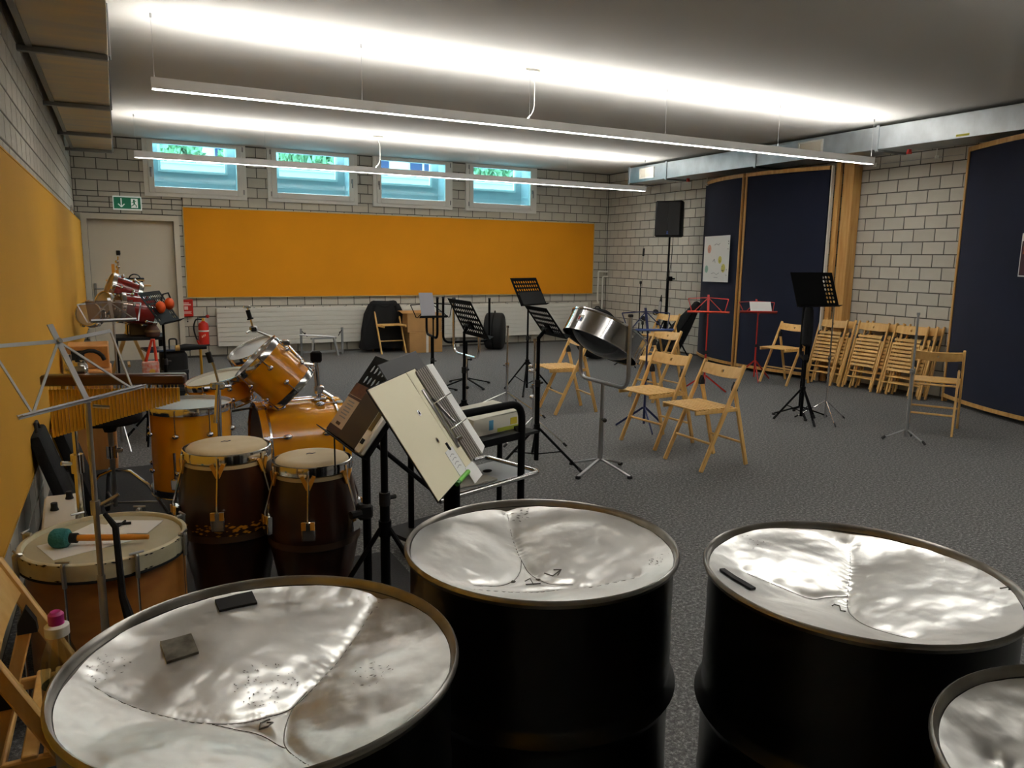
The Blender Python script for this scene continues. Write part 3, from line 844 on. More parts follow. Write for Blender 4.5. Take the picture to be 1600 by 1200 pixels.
# ================================================================== CHAIRS
CW = 0.205
def chair_parts(root, folded=False):
    """front of the chair towards -y.  open: posts run from the front foot to the top of the back"""
    top, ff, rf = Vector((0, 0.13, 0.77)), Vector((0, -0.235, 0.0)), Vector((0, 0.235, 0.0))
    if folded:
        Lp = 0.855
        # folded flat in the local x-z plane, seat and legs lie against the posts
        A = [((s * CW, 0, 0), (s * CW, 0, Lp)) for s in (-1, 1)]
        Bq = [((s * (CW - 0.027), 0.004, 0.03), (s * (CW - 0.027), 0.004, 0.665)) for s in (-1, 1)]
    else:
        A = [((s * CW, ff.y, 0.0), (s * CW, top.y, 0.77)) for s in (-1, 1)]
        jt = ff.lerp(top, 0.80)
        Bq = [((s * (CW - 0.027), rf.y, 0.0), (s * (CW - 0.027), jt.y + 0.012, jt.z)) for s in (-1, 1)]
    for p, q in A: part('post', B().bar(p, q, 0.022, 0.026 if folded else 0.034, up=(0, 1, 0), bev=0.005), 'beech', root)
    for p, q in Bq:
        part('rear_leg', B().bar(p, q, 0.02, 0.022 if folded else 0.032, up=(0, 1, 0), bev=0.004), 'beech', root)
        d = (Vector(q) - Vector(p)).normalized()
        cp = B(); e = Vector(q) - d * 0.008
        sc_ = 0.016 if folded else 0.022
        cp.prism([(-sc_, -0.028), (sc_, -0.028), (sc_ * 0.9, 0.0), (0.0, 0.04), (-sc_ * 0.9, 0.0)], 0.026,
                 Matrix.Translation(e) @ Matrix(((0, 1, 0, -0.013), (1, 0, 0, 0), (0, 0, 1, 0), (0, 0, 0, 1))))
        part('hinge_cap', cp, 'rubber', root)
    # curved back board with a grip hole
    a0, a1 = Vector(A[0][0]), Vector(A[0][1]); ax = (a1 - a0).normalized()
    ctr = Vector((0, a1.y, a1.z)) - ax * 0.062
    nrm = Vector((0, -ax.z, ax.y))
    xs = [-CW + 0.005, -0.15, -0.1, -0.055, -0.02, 0.02, 0.055, 0.1, 0.15, CW - 0.005]
    zs = [-0.042, -0.02, 0.02, 0.042]
    sag = lambda p: (p.x, p.y + (0.012 if folded else 0.022) * (1 - (p.x / CW) ** 2), p.z - (0.008 * (1 - (p.x / CW) ** 2) if p.z < 0 else 0.0))
    Mx = Matrix((Vector((1, 0, 0)), -nrm, ax)).transposed().to_4x4(); Mx.translation = ctr + nrm * (0.0 if folded else 0.008)
    part('backrest', B().holed(xs, zs, {(4, 1): (0.013, 0.009)}, 0.014, Mx, fn=sag), 'beech', root)
    sw = CW - 0.045
    if folded:
        # seat folded up between the posts, slats facing forward
        y = -0.006
        for s in (-1, 1): part('seat_rail', B().bar((s * (sw - 0.012), y + 0.012, 0.27), (s * (sw - 0.012), y + 0.012, 0.695), 0.018, 0.018, up=(0, 1, 0), bev=0.003), 'beech', root)
        for k in range(9): part('slat', B().box((0, y - 0.004, 0.305 + k * 0.045), (2 * sw + 0.012, 0.012, 0.031), bev=0.003), 'beech', root)
        part('front_stretcher', B().tube([(-CW, 0, 0.15), (CW, 0, 0.15)], 0.0095, 8), 'beech', root)
        part('rear_stretcher', B().tube([(-CW + 0.03, 0.006, 0.225), (CW - 0.03, 0.006, 0.225)], 0.0095, 8), 'beech', root)
    else:
        z = 0.452
        for s in (-1, 1): part('seat_rail', B().bar((s * (sw + 0.022), -0.295, z - 0.012), (s * (sw + 0.022), 0.105, z - 0.012), 0.018, 0.03, bev=0.004), 'beech', root)
        for k in range(9): part('slat', B().box((0, -0.282 + k * 0.041, z + 0.008), (2 * sw + 0.062, 0.031, 0.012), bev=0.003), 'beech', root)
        part('front_stretcher', B().tube([(-CW, ff.y + 0.095, 0.2), (CW, ff.y + 0.095, 0.2)], 0.0095, 8), 'beech', root)
        part('rear_stretcher', B().tube([(-CW + 0.03, rf.y - 0.058, 0.18), (CW - 0.03, rf.y - 0.058, 0.18)], 0.0095, 8), 'beech', root)
        part('seat_stretcher', B().tube([(-CW + 0.03, 0.1, z - 0.012), (CW - 0.03, 0.1, z - 0.012)], 0.0095, 8), 'beech', root)
    return root
GC = 'open wooden folding chairs'
chair0 = thing('folding_chair', 'open beech folding chair standing nearest the camera on the carpet', 'chair', (3.93, 4.28, 0), rz=-PI / 2, group=GC)
chair_parts(chair0)
def open_chair(x, y, face, label):
    return place_copy(chair0, (x, y, 0), face, label, GC)
# rz: front (-y) turned; -pi/2 faces -x
open_chair(4.0, 4.96, -PI / 2 + 0.1, 'open beech folding chair just behind the nearest one, beside the chrome steel pan')
open_chair(5.3, 6.62, -PI / 2 + 0.02, 'open beech folding chair behind the blue music stand')
open_chair(4.02, 6.45, -PI / 2 - 0.12, 'open beech folding chair partly hidden behind the chrome steel pan')
open_chair(7.05, 8.75, -PI / 2 + 0.1, 'open beech folding chair near the black gig bags in the far corner')
open_chair(3.84, 11.70, 0.05, 'open beech folding chair with a black jacket hung over its back')
open_chair(7.55, 6.86, -PI / 2 + 0.08, 'open beech folding chair behind the tall black music stand, beside the folded ones')
open_chair(6.66, 4.28, 2.10, 'open beech folding chair alone at the right, turned towards the right screen')
open_chair(-0.185, 1.94, PI / 2, 'open beech folding chair cut off at the left edge beside the wall')
# folded chairs leaning on the brick wall, three rows of four
folded0 = thing('folding_chair', 'x', 'chair', (0, 0, 0), group='folded chairs leaning on the brick wall')
chair_parts(folded0, True)
ORD = ('front', 'second', 'third', 'rearmost')
rows = [('left', 6.60, 7.87), ('middle', 6.08, 7.95), ('right', 5.58, 7.95)]
firstf = True
for nm, yc, xf in rows:
    nrow = 3 if nm == 'left' else 4
    for k in range(nrow):
        lb = 'folded beech chair, %s of the %s row leaning on the brick wall' % (ORD[3] if k == nrow - 1 else ORD[k], nm)
        if nm == 'left': lb = lb.replace('brick wall', 'wooden post')
        c = folded0 if firstf else copy_tree(folded0)
        firstf = False
        c['label'] = lb
        lean = math.radians(15.5)
        c.rotation_mode = 'XYZ'
        c.rotation_euler = (-lean, 0, -PI / 2 + (0.03 if k % 2 else -0.02))
        c.location = (xf + 0.0405 * k, yc + (0.03, -0.06, -0.02, -0.08)[k], 0.004)

# black jacket over the chair by the far wall
def jacket():
    root = thing('jacket', 'black jacket draped over the chair back by the radiator', 'jacket', (3.80, 11.82, 0))
    b = B(); n = 18; secs = []
    # hanging cloth as a stack of flattened rings, shoulders at the top
    prof = [(0.06, 0.37, 0.14), (0.12, 0.37, 0.14), (0.25, 0.36, 0.13), (0.4, 0.33, 0.12), (0.55, 0.29, 0.11), (0.68, 0.26, 0.09), (0.76, 0.235, 0.07), (0.80, 0.21, 0.045), (0.815, 0.17, 0.02)]
    for z, w, d in prof:
        ring = []
        for j in range(n):
            a = 2 * PI * j / n
            f = 1 + 0.05 * math.sin(5 * a + z * 9)
            zz = z + (0.02 * abs(math.cos(a)) if z > 0.74 else 0.015 * math.sin(3 * a))
            ring.append(b.bm.verts.new((w * math.cos(a) * f - 0.05 * (0.8 - z), d * math.sin(a) * f + 0.02 * (0.8 - z), zz)))
        secs.append(ring)
    for r0, r1 in zip(secs[:-1], secs[1:]):
        for j in range(n): b.bm.faces.new((r0[j], r0[(j + 1) % n], r1[(j + 1) % n], r1[j]))
    b.bm.faces.new(secs[-1]); b.bm.faces.new(secs[0][::-1])
    part('body', b, 'blackcloth', root)
    for s in (-1, 1):
        part('sleeve', B().tube([(s * 0.2, -0.02, 0.76), (s * 0.27, -0.03, 0.6), (s * 0.31, 0.02, 0.35), (s * 0.33, 0.04, 0.16)], [0.06, 0.07, 0.06, 0.05], 10), 'blackcloth', root)
    part('collar', B().tube([(-0.1, -0.05, 0.76), (0, -0.075, 0.735), (0.1, -0.05, 0.76)], 0.014, 8), 'blackcloth', root)
jacket()

# ================================================================== STEEL BARREL PANS
RB, ZB = 0.303, 0.90
def steel_mat(name, rust_dir=None, rust=0.0):
    m = bpy.data.materials.new(name); m.use_nodes = True
    nt = m.node_tree; b = nt.nodes['Principled BSDF']
    b.inputs['Metallic'].default_value = 0.92
    tc = nt.nodes.new('ShaderNodeTexCoord')
    n = nt.nodes.new('ShaderNodeTexNoise'); n.inputs['Scale'].default_value = 7; n.inputs['Detail'].default_value = 6
    nt.links.new(tc.outputs['Object'], n.inputs['Vector'])
    r = nt.nodes.new('ShaderNodeValToRGB')
    r.color_ramp.elements[0].position = 0.3; r.color_ramp.elements[0].color = rgb(214, 213, 209)
    r.color_ramp.elements[1].position = 0.7; r.color_ramp.elements[1].color = rgb(240, 239, 235)
    nt.links.new(n.outputs['Fac'], r.inputs['Fac'])
    col = r.outputs['Color']
    # worn rust stain near the rim
    sep = nt.nodes.new('ShaderNodeVectorMath'); sep.operation = 'DOT_PRODUCT'
    d = rust_dir or (0.7, 0.7)
    sep.inputs[1].default_value = (d[0], d[1], 0)
    nt.links.new(tc.outputs['Object'], sep.inputs[0])
    ln = nt.nodes.new('ShaderNodeVectorMath'); ln.operation = 'LENGTH'
    mul = nt.nodes.new('ShaderNodeVectorMath'); mul.operation = 'MULTIPLY'; mul.inputs[1].default_value = (1, 1, 0)
    nt.links.new(tc.outputs['Object'], mul.inputs[0]); nt.links.new(mul.outputs[0], ln.inputs[0])
    a = nt.nodes.new('ShaderNodeMath'); a.operation = 'ADD'
    nt.links.new(sep.outputs['Value'], a.inputs[0]); nt.links.new(ln.outputs['Value'], a.inputs[1])
    n2 = nt.nodes.new('ShaderNodeTexNoise'); n2.inputs['Scale'].default_value = 14
    nt.links.new(tc.outputs['Object'], n2.inputs['Vector'])
    a2 = nt.nodes.new('ShaderNodeMath'); a2.operation = 'MULTIPLY_ADD'; a2.inputs[1].default_value = 0.10
    nt.links.new(n2.outputs['Fac'], a2.inputs[0]); nt.links.new(a.outputs[0], a2.inputs[2])
    mr = nt.nodes.new('ShaderNodeMapRange'); mr.inputs['From Min'].default_value = 0.565; mr.inputs['From Max'].default_value = 0.64
    mr.inputs['To Max'].default_value = rust
    nt.links.new(a2.outputs[0], mr.inputs['Value'])
    mx = nt.nodes.new('ShaderNodeMix'); mx.data_type = 'RGBA'
    nt.links.new(mr.outputs['Result'], mx.inputs['Factor']); nt.links.new(col, mx.inputs['A']); mx.inputs['B'].default_value = rgb(120, 76, 30)
    nt.links.new(mx.outputs['Result'], b.inputs['Base Color'])
    rr = nt.nodes.new('ShaderNodeMapRange'); rr.inputs['To Min'].default_value = 0.28; rr.inputs['To Max'].default_value = 0.42
    nt.links.new(n.outputs['Fac'], rr.inputs['Value']); nt.links.new(rr.outputs['Result'], b.inputs['Roughness'])
    n3 = nt.nodes.new('ShaderNodeTexVoronoi'); n3.inputs['Scale'].default_value = 34; n3.feature = 'SMOOTH_F1'
    nt.links.new(tc.outputs['Object'], n3.inputs['Vector'])
    n4 = nt.nodes.new('ShaderNodeTexNoise'); n4.inputs['Scale'].default_value = 12; n4.inputs['Detail'].default_value = 3
    nt.links.new(tc.outputs['Object'], n4.inputs['Vector'])
    ad = nt.nodes.new('ShaderNodeMath'); ad.operation = 'MULTIPLY_ADD'; ad.inputs[1].default_value = 0.35
    nt.links.new(n3.outputs['Distance'], ad.inputs[0]); nt.links.new(n4.outputs['Fac'], ad.inputs[2])
    bp = nt.nodes.new('ShaderNodeBump'); bp.inputs['Strength'].default_value = 0.5; bp.inputs['Distance'].default_value = 0.008
    nt.links.new(ad.outputs[0], bp.inputs['Height']); nt.links.new(bp.outputs['Normal'], b.inputs['Normal'])
    return m

def catmull(pts, n=10):
    P = [Vector(p) for p in pts]; P = [P[0] * 2 - P[1]] + P + [P[-1] * 2 - P[-2]]; out = []
    for i in range(1, len(P) - 2):
        for k in range(n):
            t = k / n; a, b, c, d = P[i - 1], P[i], P[i + 1], P[i + 2]
            out.append(0.5 * ((2 * b) + (c - a) * t + (2 * a - 5 * b + 4 * c - d) * t * t + (3 * b - a - 3 * c + d) * t ** 3))
    out.append(P[-2]); return out

def steel_barrel(loc, label, lines, notes, rust_dir, rust, marks=(), depth=0.055, draw=True, spots=()):
    """lines: groove polylines on the head in local metres; notes: (x,y,radius,height) raised note areas"""
    root = thing('steel_barrel_pan', label, 'steel drum', (loc[0], loc[1], 0), group='steel barrel pans')
    R = RB
    prof = [(0.0, 0.015), (R - 0.012, 0.015), (R - 0.004, 0.004), (R, 0.0), (R, 0.012), (R - 0.008, 0.022)]
    z = 0.0
    ribs = [0.30, 0.60]
    prof = [(0, 0.012), (R - 0.016, 0.012), (R - 0.006, 0.0), (R, 0.004), (R, 0.016), (R - 0.012, 0.026)]
    for zr in ribs:
        prof += [(R - 0.012, zr - 0.03), (R - 0.009, zr - 0.02), (R + 0.004, zr), (R - 0.009, zr + 0.02), (R - 0.012, zr + 0.03)]
        for q in range(3): prof += [(R - 0.010, zr + 0.05 + q * 0.03), (R - 0.012, zr + 0.065 + q * 0.03)]
    prof += [(R - 0.012, ZB - 0.016)]
    part('barrel_body', B().lathe(prof, 72), 'drumblack', root)
    part('barrel_rim', B().lathe([(R - 0.013, ZB - 0.03), (R - 0.012, ZB - 0.018), (R - 0.002, ZB - 0.016), (R + 0.001, ZB - 0.008), (R - 0.001, ZB - 0.002), (R - 0.004, ZB), (R - 0.008, ZB - 0.003), (R - 0.011, ZB - 0.012), (R - 0.014, ZB - 0.03)], 72), 'rim', root)
    segs = []
    for l in lines:
        pl = catmull([(x, y, 0) for x, y in l], 8)
        segs.append(pl)
    rnd = random.Random(int(loc[0] * 1000))
    from mathutils import noise as mnoise
    def height(x, y):
        r = math.hypot(x, y) / (R - 0.014)
        h = -0.017 - depth * (1 - min(1, r) ** 2) ** 0.9
        for nx, ny, nr, nh in notes:
            dd = ((x - nx) ** 2 + (y - ny) ** 2) / (nr * nr)
            if dd < 1: h += 0.75 * nh * (1 - dd) ** 1.5
        dm = 9
        for pl in segs:
            for p in pl:
                q = (p.x - x) ** 2 + (p.y - y) ** 2
                if q < dm: dm = q
        dm = math.sqrt(dm)
        h -= 0.006 * math.exp(-(dm / 0.012) ** 2)
        h += 0.006 * (1 - math.exp(-(dm / 0.05) ** 2)) - 0.006
        h += 0.0022 * mnoise.noise((x * 16 + loc[0] * 7, y * 16, 0.3)) + 0.0012 * mnoise.noise((x * 38, y * 38 + loc[1] * 5, 1.3))
        return h
    b = B(); nr, na = 64, 128; rings = [[b.bm.verts.new((0, 0, height(0, 0)))]]
    for i in range(1, nr + 1):
        rr = (R - 0.013) * i / nr
        rings.append([b.bm.verts.new((rr * math.cos(2 * PI * j / na), rr * math.sin(2 * PI * j / na), height(rr * math.cos(2 * PI * j / na), rr * math.sin(2 * PI * j / na)))) for j in range(na)])
    for j in range(na): b.bm.faces.new((rings[0][0], rings[1][j], rings[1][(j + 1) % na]))
    for i in range(1, nr):
        for j in range(na): b.bm.faces.new((rings[i][j], rings[i + 1][j], rings[i + 1][(j + 1) % na], rings[i][(j + 1) % na]))
    for v in b.bm.verts: v.co.z += ZB
    me = b.mesh(True, 80)
    hd = part('playing_head', me, steel_mat('hammered_steel', rust_dir, rust), root)
    for pl in segs:
        g = B()
        pts = [(p.x, p.y, ZB + height(p.x, p.y) + 0.0006) for p in pl if math.hypot(p.x, p.y) < R - 0.02]
        g.tube(pts, 0.0009, 4); part('groove_line', g, 'pencil', hd)
    for mk in marks:
        g = B()
        for st in mk:
            g.tube([(x, y, ZB + height(x, y) + 0.0008) for x, y in st], 0.0016, 4)
        part('pencil_mark', g, 'pencil', hd)
    if spots:
        g = B(); rs = random.Random(5)
        for cx, cy, rad, cnt, mx in spots:
            for k in range(cnt):
                a = rs.uniform(0, 6.28); q = rad * math.sqrt(rs.random()); x, y = cx + q * math.cos(a), cy + q * math.sin(a); s = rs.uniform(0.0008, mx * 0.6)
                if math.hypot(x, y) > R - 0.02: continue
                zz = ZB + height(x, y) + 0.0012; e = rs.uniform(0, 3.14); 
                g.bm.faces.new([g.bm.verts.new((x + s * math.cos(e + t) * (1.8 if t in (0, PI) else 0.7), y + s * math.sin(e + t) * (1.8 if t in (0, PI) else 0.7), zz)) for t in (0, PI / 2, PI, 3 * PI / 2)])
        o = part('dark_specks', g, 'pencil', hd, smooth=False); o['kind'] = 'stuff'
    return root, height

def loc2(p, c): return (p[0] - c[0], p[1] - c[1])
cC, cA, cB, cE = (0.171, 1.153), (0.803, 1.385), (1.304, 0.964), (1.125, 0.32)
rC, hC = steel_barrel(cC, 'black steel barrel pan nearest at lower left, rust stained rim and two pads', 
    [[(0.235, 0.165), (0.145, 0.072), (0.056, -0.018), (0.004, -0.041), (-0.07, -0.036), (-0.156, 0.01), (-0.216, 0.062), (-0.25, 0.098)],
     [(0.059, -0.008), (0.027, -0.044), (0.005, -0.105), (0.0, -0.16), (0.02, -0.25)], [(-0.087, -0.032), (-0.032, -0.086), (-0.002, -0.15)]],
    [(-0.02, 0.13, 0.17, 0.028), (0.15, -0.07, 0.13, 0.024), (-0.14, -0.14, 0.13, 0.024)], (0.72, 0.42), 0.75,
    marks=[[[(-0.008, -0.062), (-0.022, -0.066), (-0.026, -0.078), (-0.014, -0.082), (-0.006, -0.074), (-0.014, -0.07)]]],
    spots=[(0.15, -0.066, 0.035, 26, 0.004), (0.0, 0.02, 0.05, 70, 0.003), (-0.225, 0.13, 0.035, 40, 0.003), (0.225, 0.17, 0.03, 14, 0.004)])
rA, hA = steel_barrel(cA, 'black steel barrel pan in the middle, marked with a pencilled 1', 
    [[(0.06, 0.285), (0.027, 0.193), (-0.008, 0.077), (-0.019, 0.01), (-0.002, -0.047), (0.035, -0.08)],
     [(-0.008, 0.077), (-0.037, 0.03), (-0.077, -0.008), (-0.125, -0.027), (-0.175, -0.021)], [(-0.184, -0.04), (-0.065, -0.073), (0.03, -0.101), (0.16, -0.153)]],
    [(-0.14, 0.12, 0.16, 0.028), (0.13, 0.06, 0.17, 0.028), (-0.03, -0.19, 0.1, 0.02)], (0.3, 0.9), 0.25,
    marks=[[[(-0.054, -0.026), (-0.036, -0.016), (-0.046, -0.05)], [(-0.062, -0.044), (-0.03, -0.052)]],
           [[(0.004, -0.009), (0.015, -0.028), (0.04, -0.022)], [(0.026, -0.012), (0.04, -0.022), (0.024, -0.034)]],
           [[(-0.07, -0.01), (-0.075, -0.005), (-0.08, -0.01), (-0.075, -0.015), (-0.07, -0.01)], [(-0.012, -0.018), (-0.017, -0.013), (-0.022, -0.018), (-0.017, -0.023), (-0.012, -0.018)]]],
    spots=[(0.085, 0.27, 0.045, 60, 0.006), (0.22, -0.15, 0.03, 26, 0.005)])
rBb, hB = steel_barrel(cB, 'black steel barrel pan at the right with a dark pad on its edge', 
    [[(0.2, 0.17), (0.131, 0.111), (0.001, 0.013), (-0.035, -0.032), (-0.047, -0.085), (-0.03, -0.16)],
     [(0.03, 0.035), (-0.003, 0.048), (-0.053, 0.063), (-0.085, 0.112), (-0.117, 0.18)]],
    [(0.02, 0.17, 0.15, 0.028), (0.13, -0.06, 0.18, 0.028), (-0.17, -0.05, 0.12, 0.022)], (0.6, 0.8), 0.2,
    marks=[[[(-0.04, 0.017), (-0.03, 0.02), (-0.024, 0.012), (-0.04, -0.004), (-0.028, -0.006)]],
           [[(0.225, -0.16), (0.238, -0.17), (0.228, -0.175), (0.238, -0.182), (0.226, -0.19)]]],
    spots=[(-0.03, 0.25, 0.03, 12, 0.004)])
rE, hE = steel_barrel(cE, 'black steel barrel pan cut off at the lower right corner', [[(-0.1, 0.2), (0.0, 0.05), (0.1, -0.02)]], [(-0.13, 0.06, 0.13, 0.026)], (0.6, 0.8), 0.15)

def pad(c, hf, x, y, w, d, rot, m, label):
    b = B(); n = 5; t = 0.005
    ca, sa = math.cos(rot), math.sin(rot)
    grid = [[None] * (n + 1) for _ in range(n + 1)]; top = [[None] * (n + 1) for _ in range(n + 1)]
    for i in range(n + 1):
        for j in range(n + 1):
            u, v = (i / n - 0.5) * w, (j / n - 0.5) * d
            px_, py_ = x + u * ca - v * sa, y + u * sa + v * ca
            z = ZB + hf(px_, py_)
            grid[i][j] = b.bm.verts.new((c[0] + px_, c[1] + py_, z + 0.0005)); top[i][j] = b.bm.verts.new((c[0] + px_, c[1] + py_, z + t))
    for i in range(n):
        for j in range(n):
            b.bm.faces.new((grid[i][j], grid[i][j + 1], grid[i + 1][j + 1], grid[i + 1][j])); b.bm.faces.new((top[i][j], top[i + 1][j], top[i + 1][j + 1], top[i][j + 1]))
    for k in range(n):
        for a, b_, c_, d_ in ((grid[k][0], grid[k + 1][0], top[k + 1][0], top[k][0]), (grid[k + 1][n], grid[k][n], top[k][n], top[k + 1][n]), (grid[0][k + 1], grid[0][k], top[0][k], top[0][k + 1]), (grid[n][k], grid[n][k + 1], top[n][k + 1], top[n][k])):
            b.bm.faces.new((a, b_, c_, d_))
    tag(link('magnet_pad', b.mesh(), m), label, 'magnet pad')
pad(cC, hC, -0.012, 0.258, 0.068, 0.036, 0.10, 'blackmatt', 'black rectangular magnet pad at the back of the lower left barrel')
pad(cC, hC, -0.118, 0.150, 0.05, 0.056, 0.12, mat('foil_pad', (134, 130, 118), 0.4, 0.7, vscale=40, col2=(80, 76, 66)), 'grey worn foil pad on the lower left barrel')
pad(cB, hB, -0.19, 0.135, 0.02, 0.075, 0.25, 'blackmatt', 'small dark magnet pad on the edge of the right barrel')

# ================================================================== CONGAS
def conga(x, y, zt, rs, label, worn, sticker):
    root = thing('conga', label, 'conga', (x, y, 0), group='conga pair')
    H = zt - 0.02
    rb = rs * 1.30
    prof = [(0, 0.01), (rs * 0.72, 0.01), (rs * 0.75, 0.0), (rs * 0.78, 0.02), (rs * 1.02, H * 0.33), (rb, H * 0.6), (rb * 1.005, H * 0.68), (rs * 1.22, H * 0.82), (rs * 1.1, H * 0.95), (rs * 1.04, H), (rs * 0.96, H)]
    sm = catmull([(r, z, 0) for r, z in prof[3:10]], 4)
    sh = part('shell', B().lathe(prof[:3] + [(p.x, p.y) for p in sm] + [(rs * 0.97, H)], 48), 'congawood', root)
    def rad(z):
        best = min(sm, key=lambda p: abs(p.y - z)); return best.x
    zbnd = H * 0.60
    part('metal_band', B().lathe([(rad(zbnd - 0.015) + 0.001, zbnd - 0.014), (rad(zbnd) + 0.004, zbnd - 0.012), (rad(zbnd) + 0.004, zbnd + 0.012), (rad(zbnd + 0.015) + 0.001, zbnd + 0.014)], 48), mat('dull_band', (88, 70, 56), 0.4, 0.4), root)
    part('skin_head', B().lathe([(rs * 1.07, H - 0.03), (rs * 1.06, H - 0.01), (rs * 1.02, H + 0.006), (rs * 0.96, H + 0.013), (rs * 0.8, H + 0.017), (0, H + 0.02)], 48), 'skin', root)
    part('chrome_rim', B().lathe([(rs * 1.12, H - 0.032), (rs * 1.145, H - 0.03), (rs * 1.15, H - 0.012), (rs * 1.13, H + 0.004), (rs * 1.10, H + 0.006), (rs * 1.09, H - 0.01), (rs * 1.09, H - 0.03), (rs * 1.12, H - 0.032)], 48), 'chrome', root)
    part('flesh_hoop', B().lathe([(rs * 1.08, H - 0.052), (rs * 1.13, H - 0.05), (rs * 1.13, H - 0.036), (rs * 1.08, H - 0.034)], 48), 'skin', root)
    yel = mat('yellow_lug_paint', (205, 140, 40), 0.4)
    for k in range(6):
        a = -PI / 2 + 0.12 - 0.45 + k * PI / 3
        dx, dy = math.cos(a), math.sin(a); tx, ty = -dy, dx
        zl = H * 0.70; r1 = rad(zl)
        lug = B().box((dx * (r1 + 0.012), dy * (r1 + 0.012), zl), (0.024, 0.05, 0.075), Matrix.Rotation(a, 3, 'Z'), bev=0.004)
        lo = part('lug_plate', lug, 'chrome', root)
        part('lug_paint', B().box((dx * (r1 + 0.026) - tx * 0.016, dy * (r1 + 0.026) - ty * 0.016, zl + 0.022), (0.004, 0.016, 0.03), Matrix.Rotation(a, 3, 'Z')).box((dx * (r1 + 0.026) + tx * 0.016, dy * (r1 + 0.026) + ty * 0.016, zl + 0.022), (0.004, 0.016, 0.03), Matrix.Rotation(a, 3, 'Z')), yel, lo, smooth=False)
        part('tension_hook', B().tube([(dx * (r1 + 0.018), dy * (r1 + 0.018), zl - 0.03), (dx * (r1 + 0.02), dy * (r1 + 0.02), zl + 0.05), (dx * rs * 1.17, dy * rs * 1.17, H - 0.05), (dx * rs * 1.165, dy * rs * 1.165, H - 0.004)], 0.005, 6), 'chrome', root)
        cl = B()
        for s in (-1, 1): cl.bar((dx * rs * 1.18, dy * rs * 1.18, H - 0.075), (dx * rs * 1.165 + tx * s * 0.022, dy * rs * 1.165 + ty * s * 0.022, H - 0.025), 0.014, 0.006, up=(dx, dy, 0))
        part('claw', cl, yel, root, smooth=False)
    if worn:
        w = B(); rs2 = random.Random(3)
        for k in range(60):
            a = -PI / 2 - 1.1 + rs2.uniform(0, 1.75); zz = zbnd + 0.035 + rs2.gauss(0, 0.011); r1 = rad(zz) + 0.0012; s = rs2.uniform(0.004, 0.013)
            dx, dy = math.cos(a), math.sin(a)
            w.bm.faces.new([w.bm.verts.new((dx * r1 - dy * u, dy * r1 + dx * u, zz + v)) for u, v in ((-s, 0), (0, -s * 0.4), (s, 0.001), (0, s * 0.45))])
        o = part('worn_patches', w, yel, root, smooth=False); o['kind'] = 'stuff'
    if sticker:
        w = B(); a = -PI / 2 + 0.32; dx, dy = math.cos(a), math.sin(a); zz = H * 0.30; 
        for cz, cu, r2 in ((0.012, -0.004, 0.014), (-0.014, 0.004, 0.018)):
            pts = []
            for q in range(12):
                u, v = cu + r2 * math.cos(q * PI / 6), cz + r2 * math.sin(q * PI / 6); rr = rad(zz + v) + 0.002
                pts.append(w.bm.verts.new((dx * rr - dy * u, dy * rr + dx * u, zz + v)))
            w.bm.faces.new(pts)
        part('sticker', w, 'paper', root, label='small pale sticker shaped like a figure eight', smooth=False)
    part('pencil_scribble', B().tube([(-0.02, 0.01, H + 0.021), (-0.008, 0.018, H + 0.021), (0.004, 0.008, H + 0.021), (0.016, 0.016, H + 0.021)], 0.0012, 4), 'blue', root)
conga(0.338, 3.05, 0.80, 0.145, 'dark brown conga with worn yellow patches, left of the pair', True, False)
conga(0.625, 2.86, 0.765, 0.133, 'dark brown conga with a small pale sticker, right of the pair', False, True)

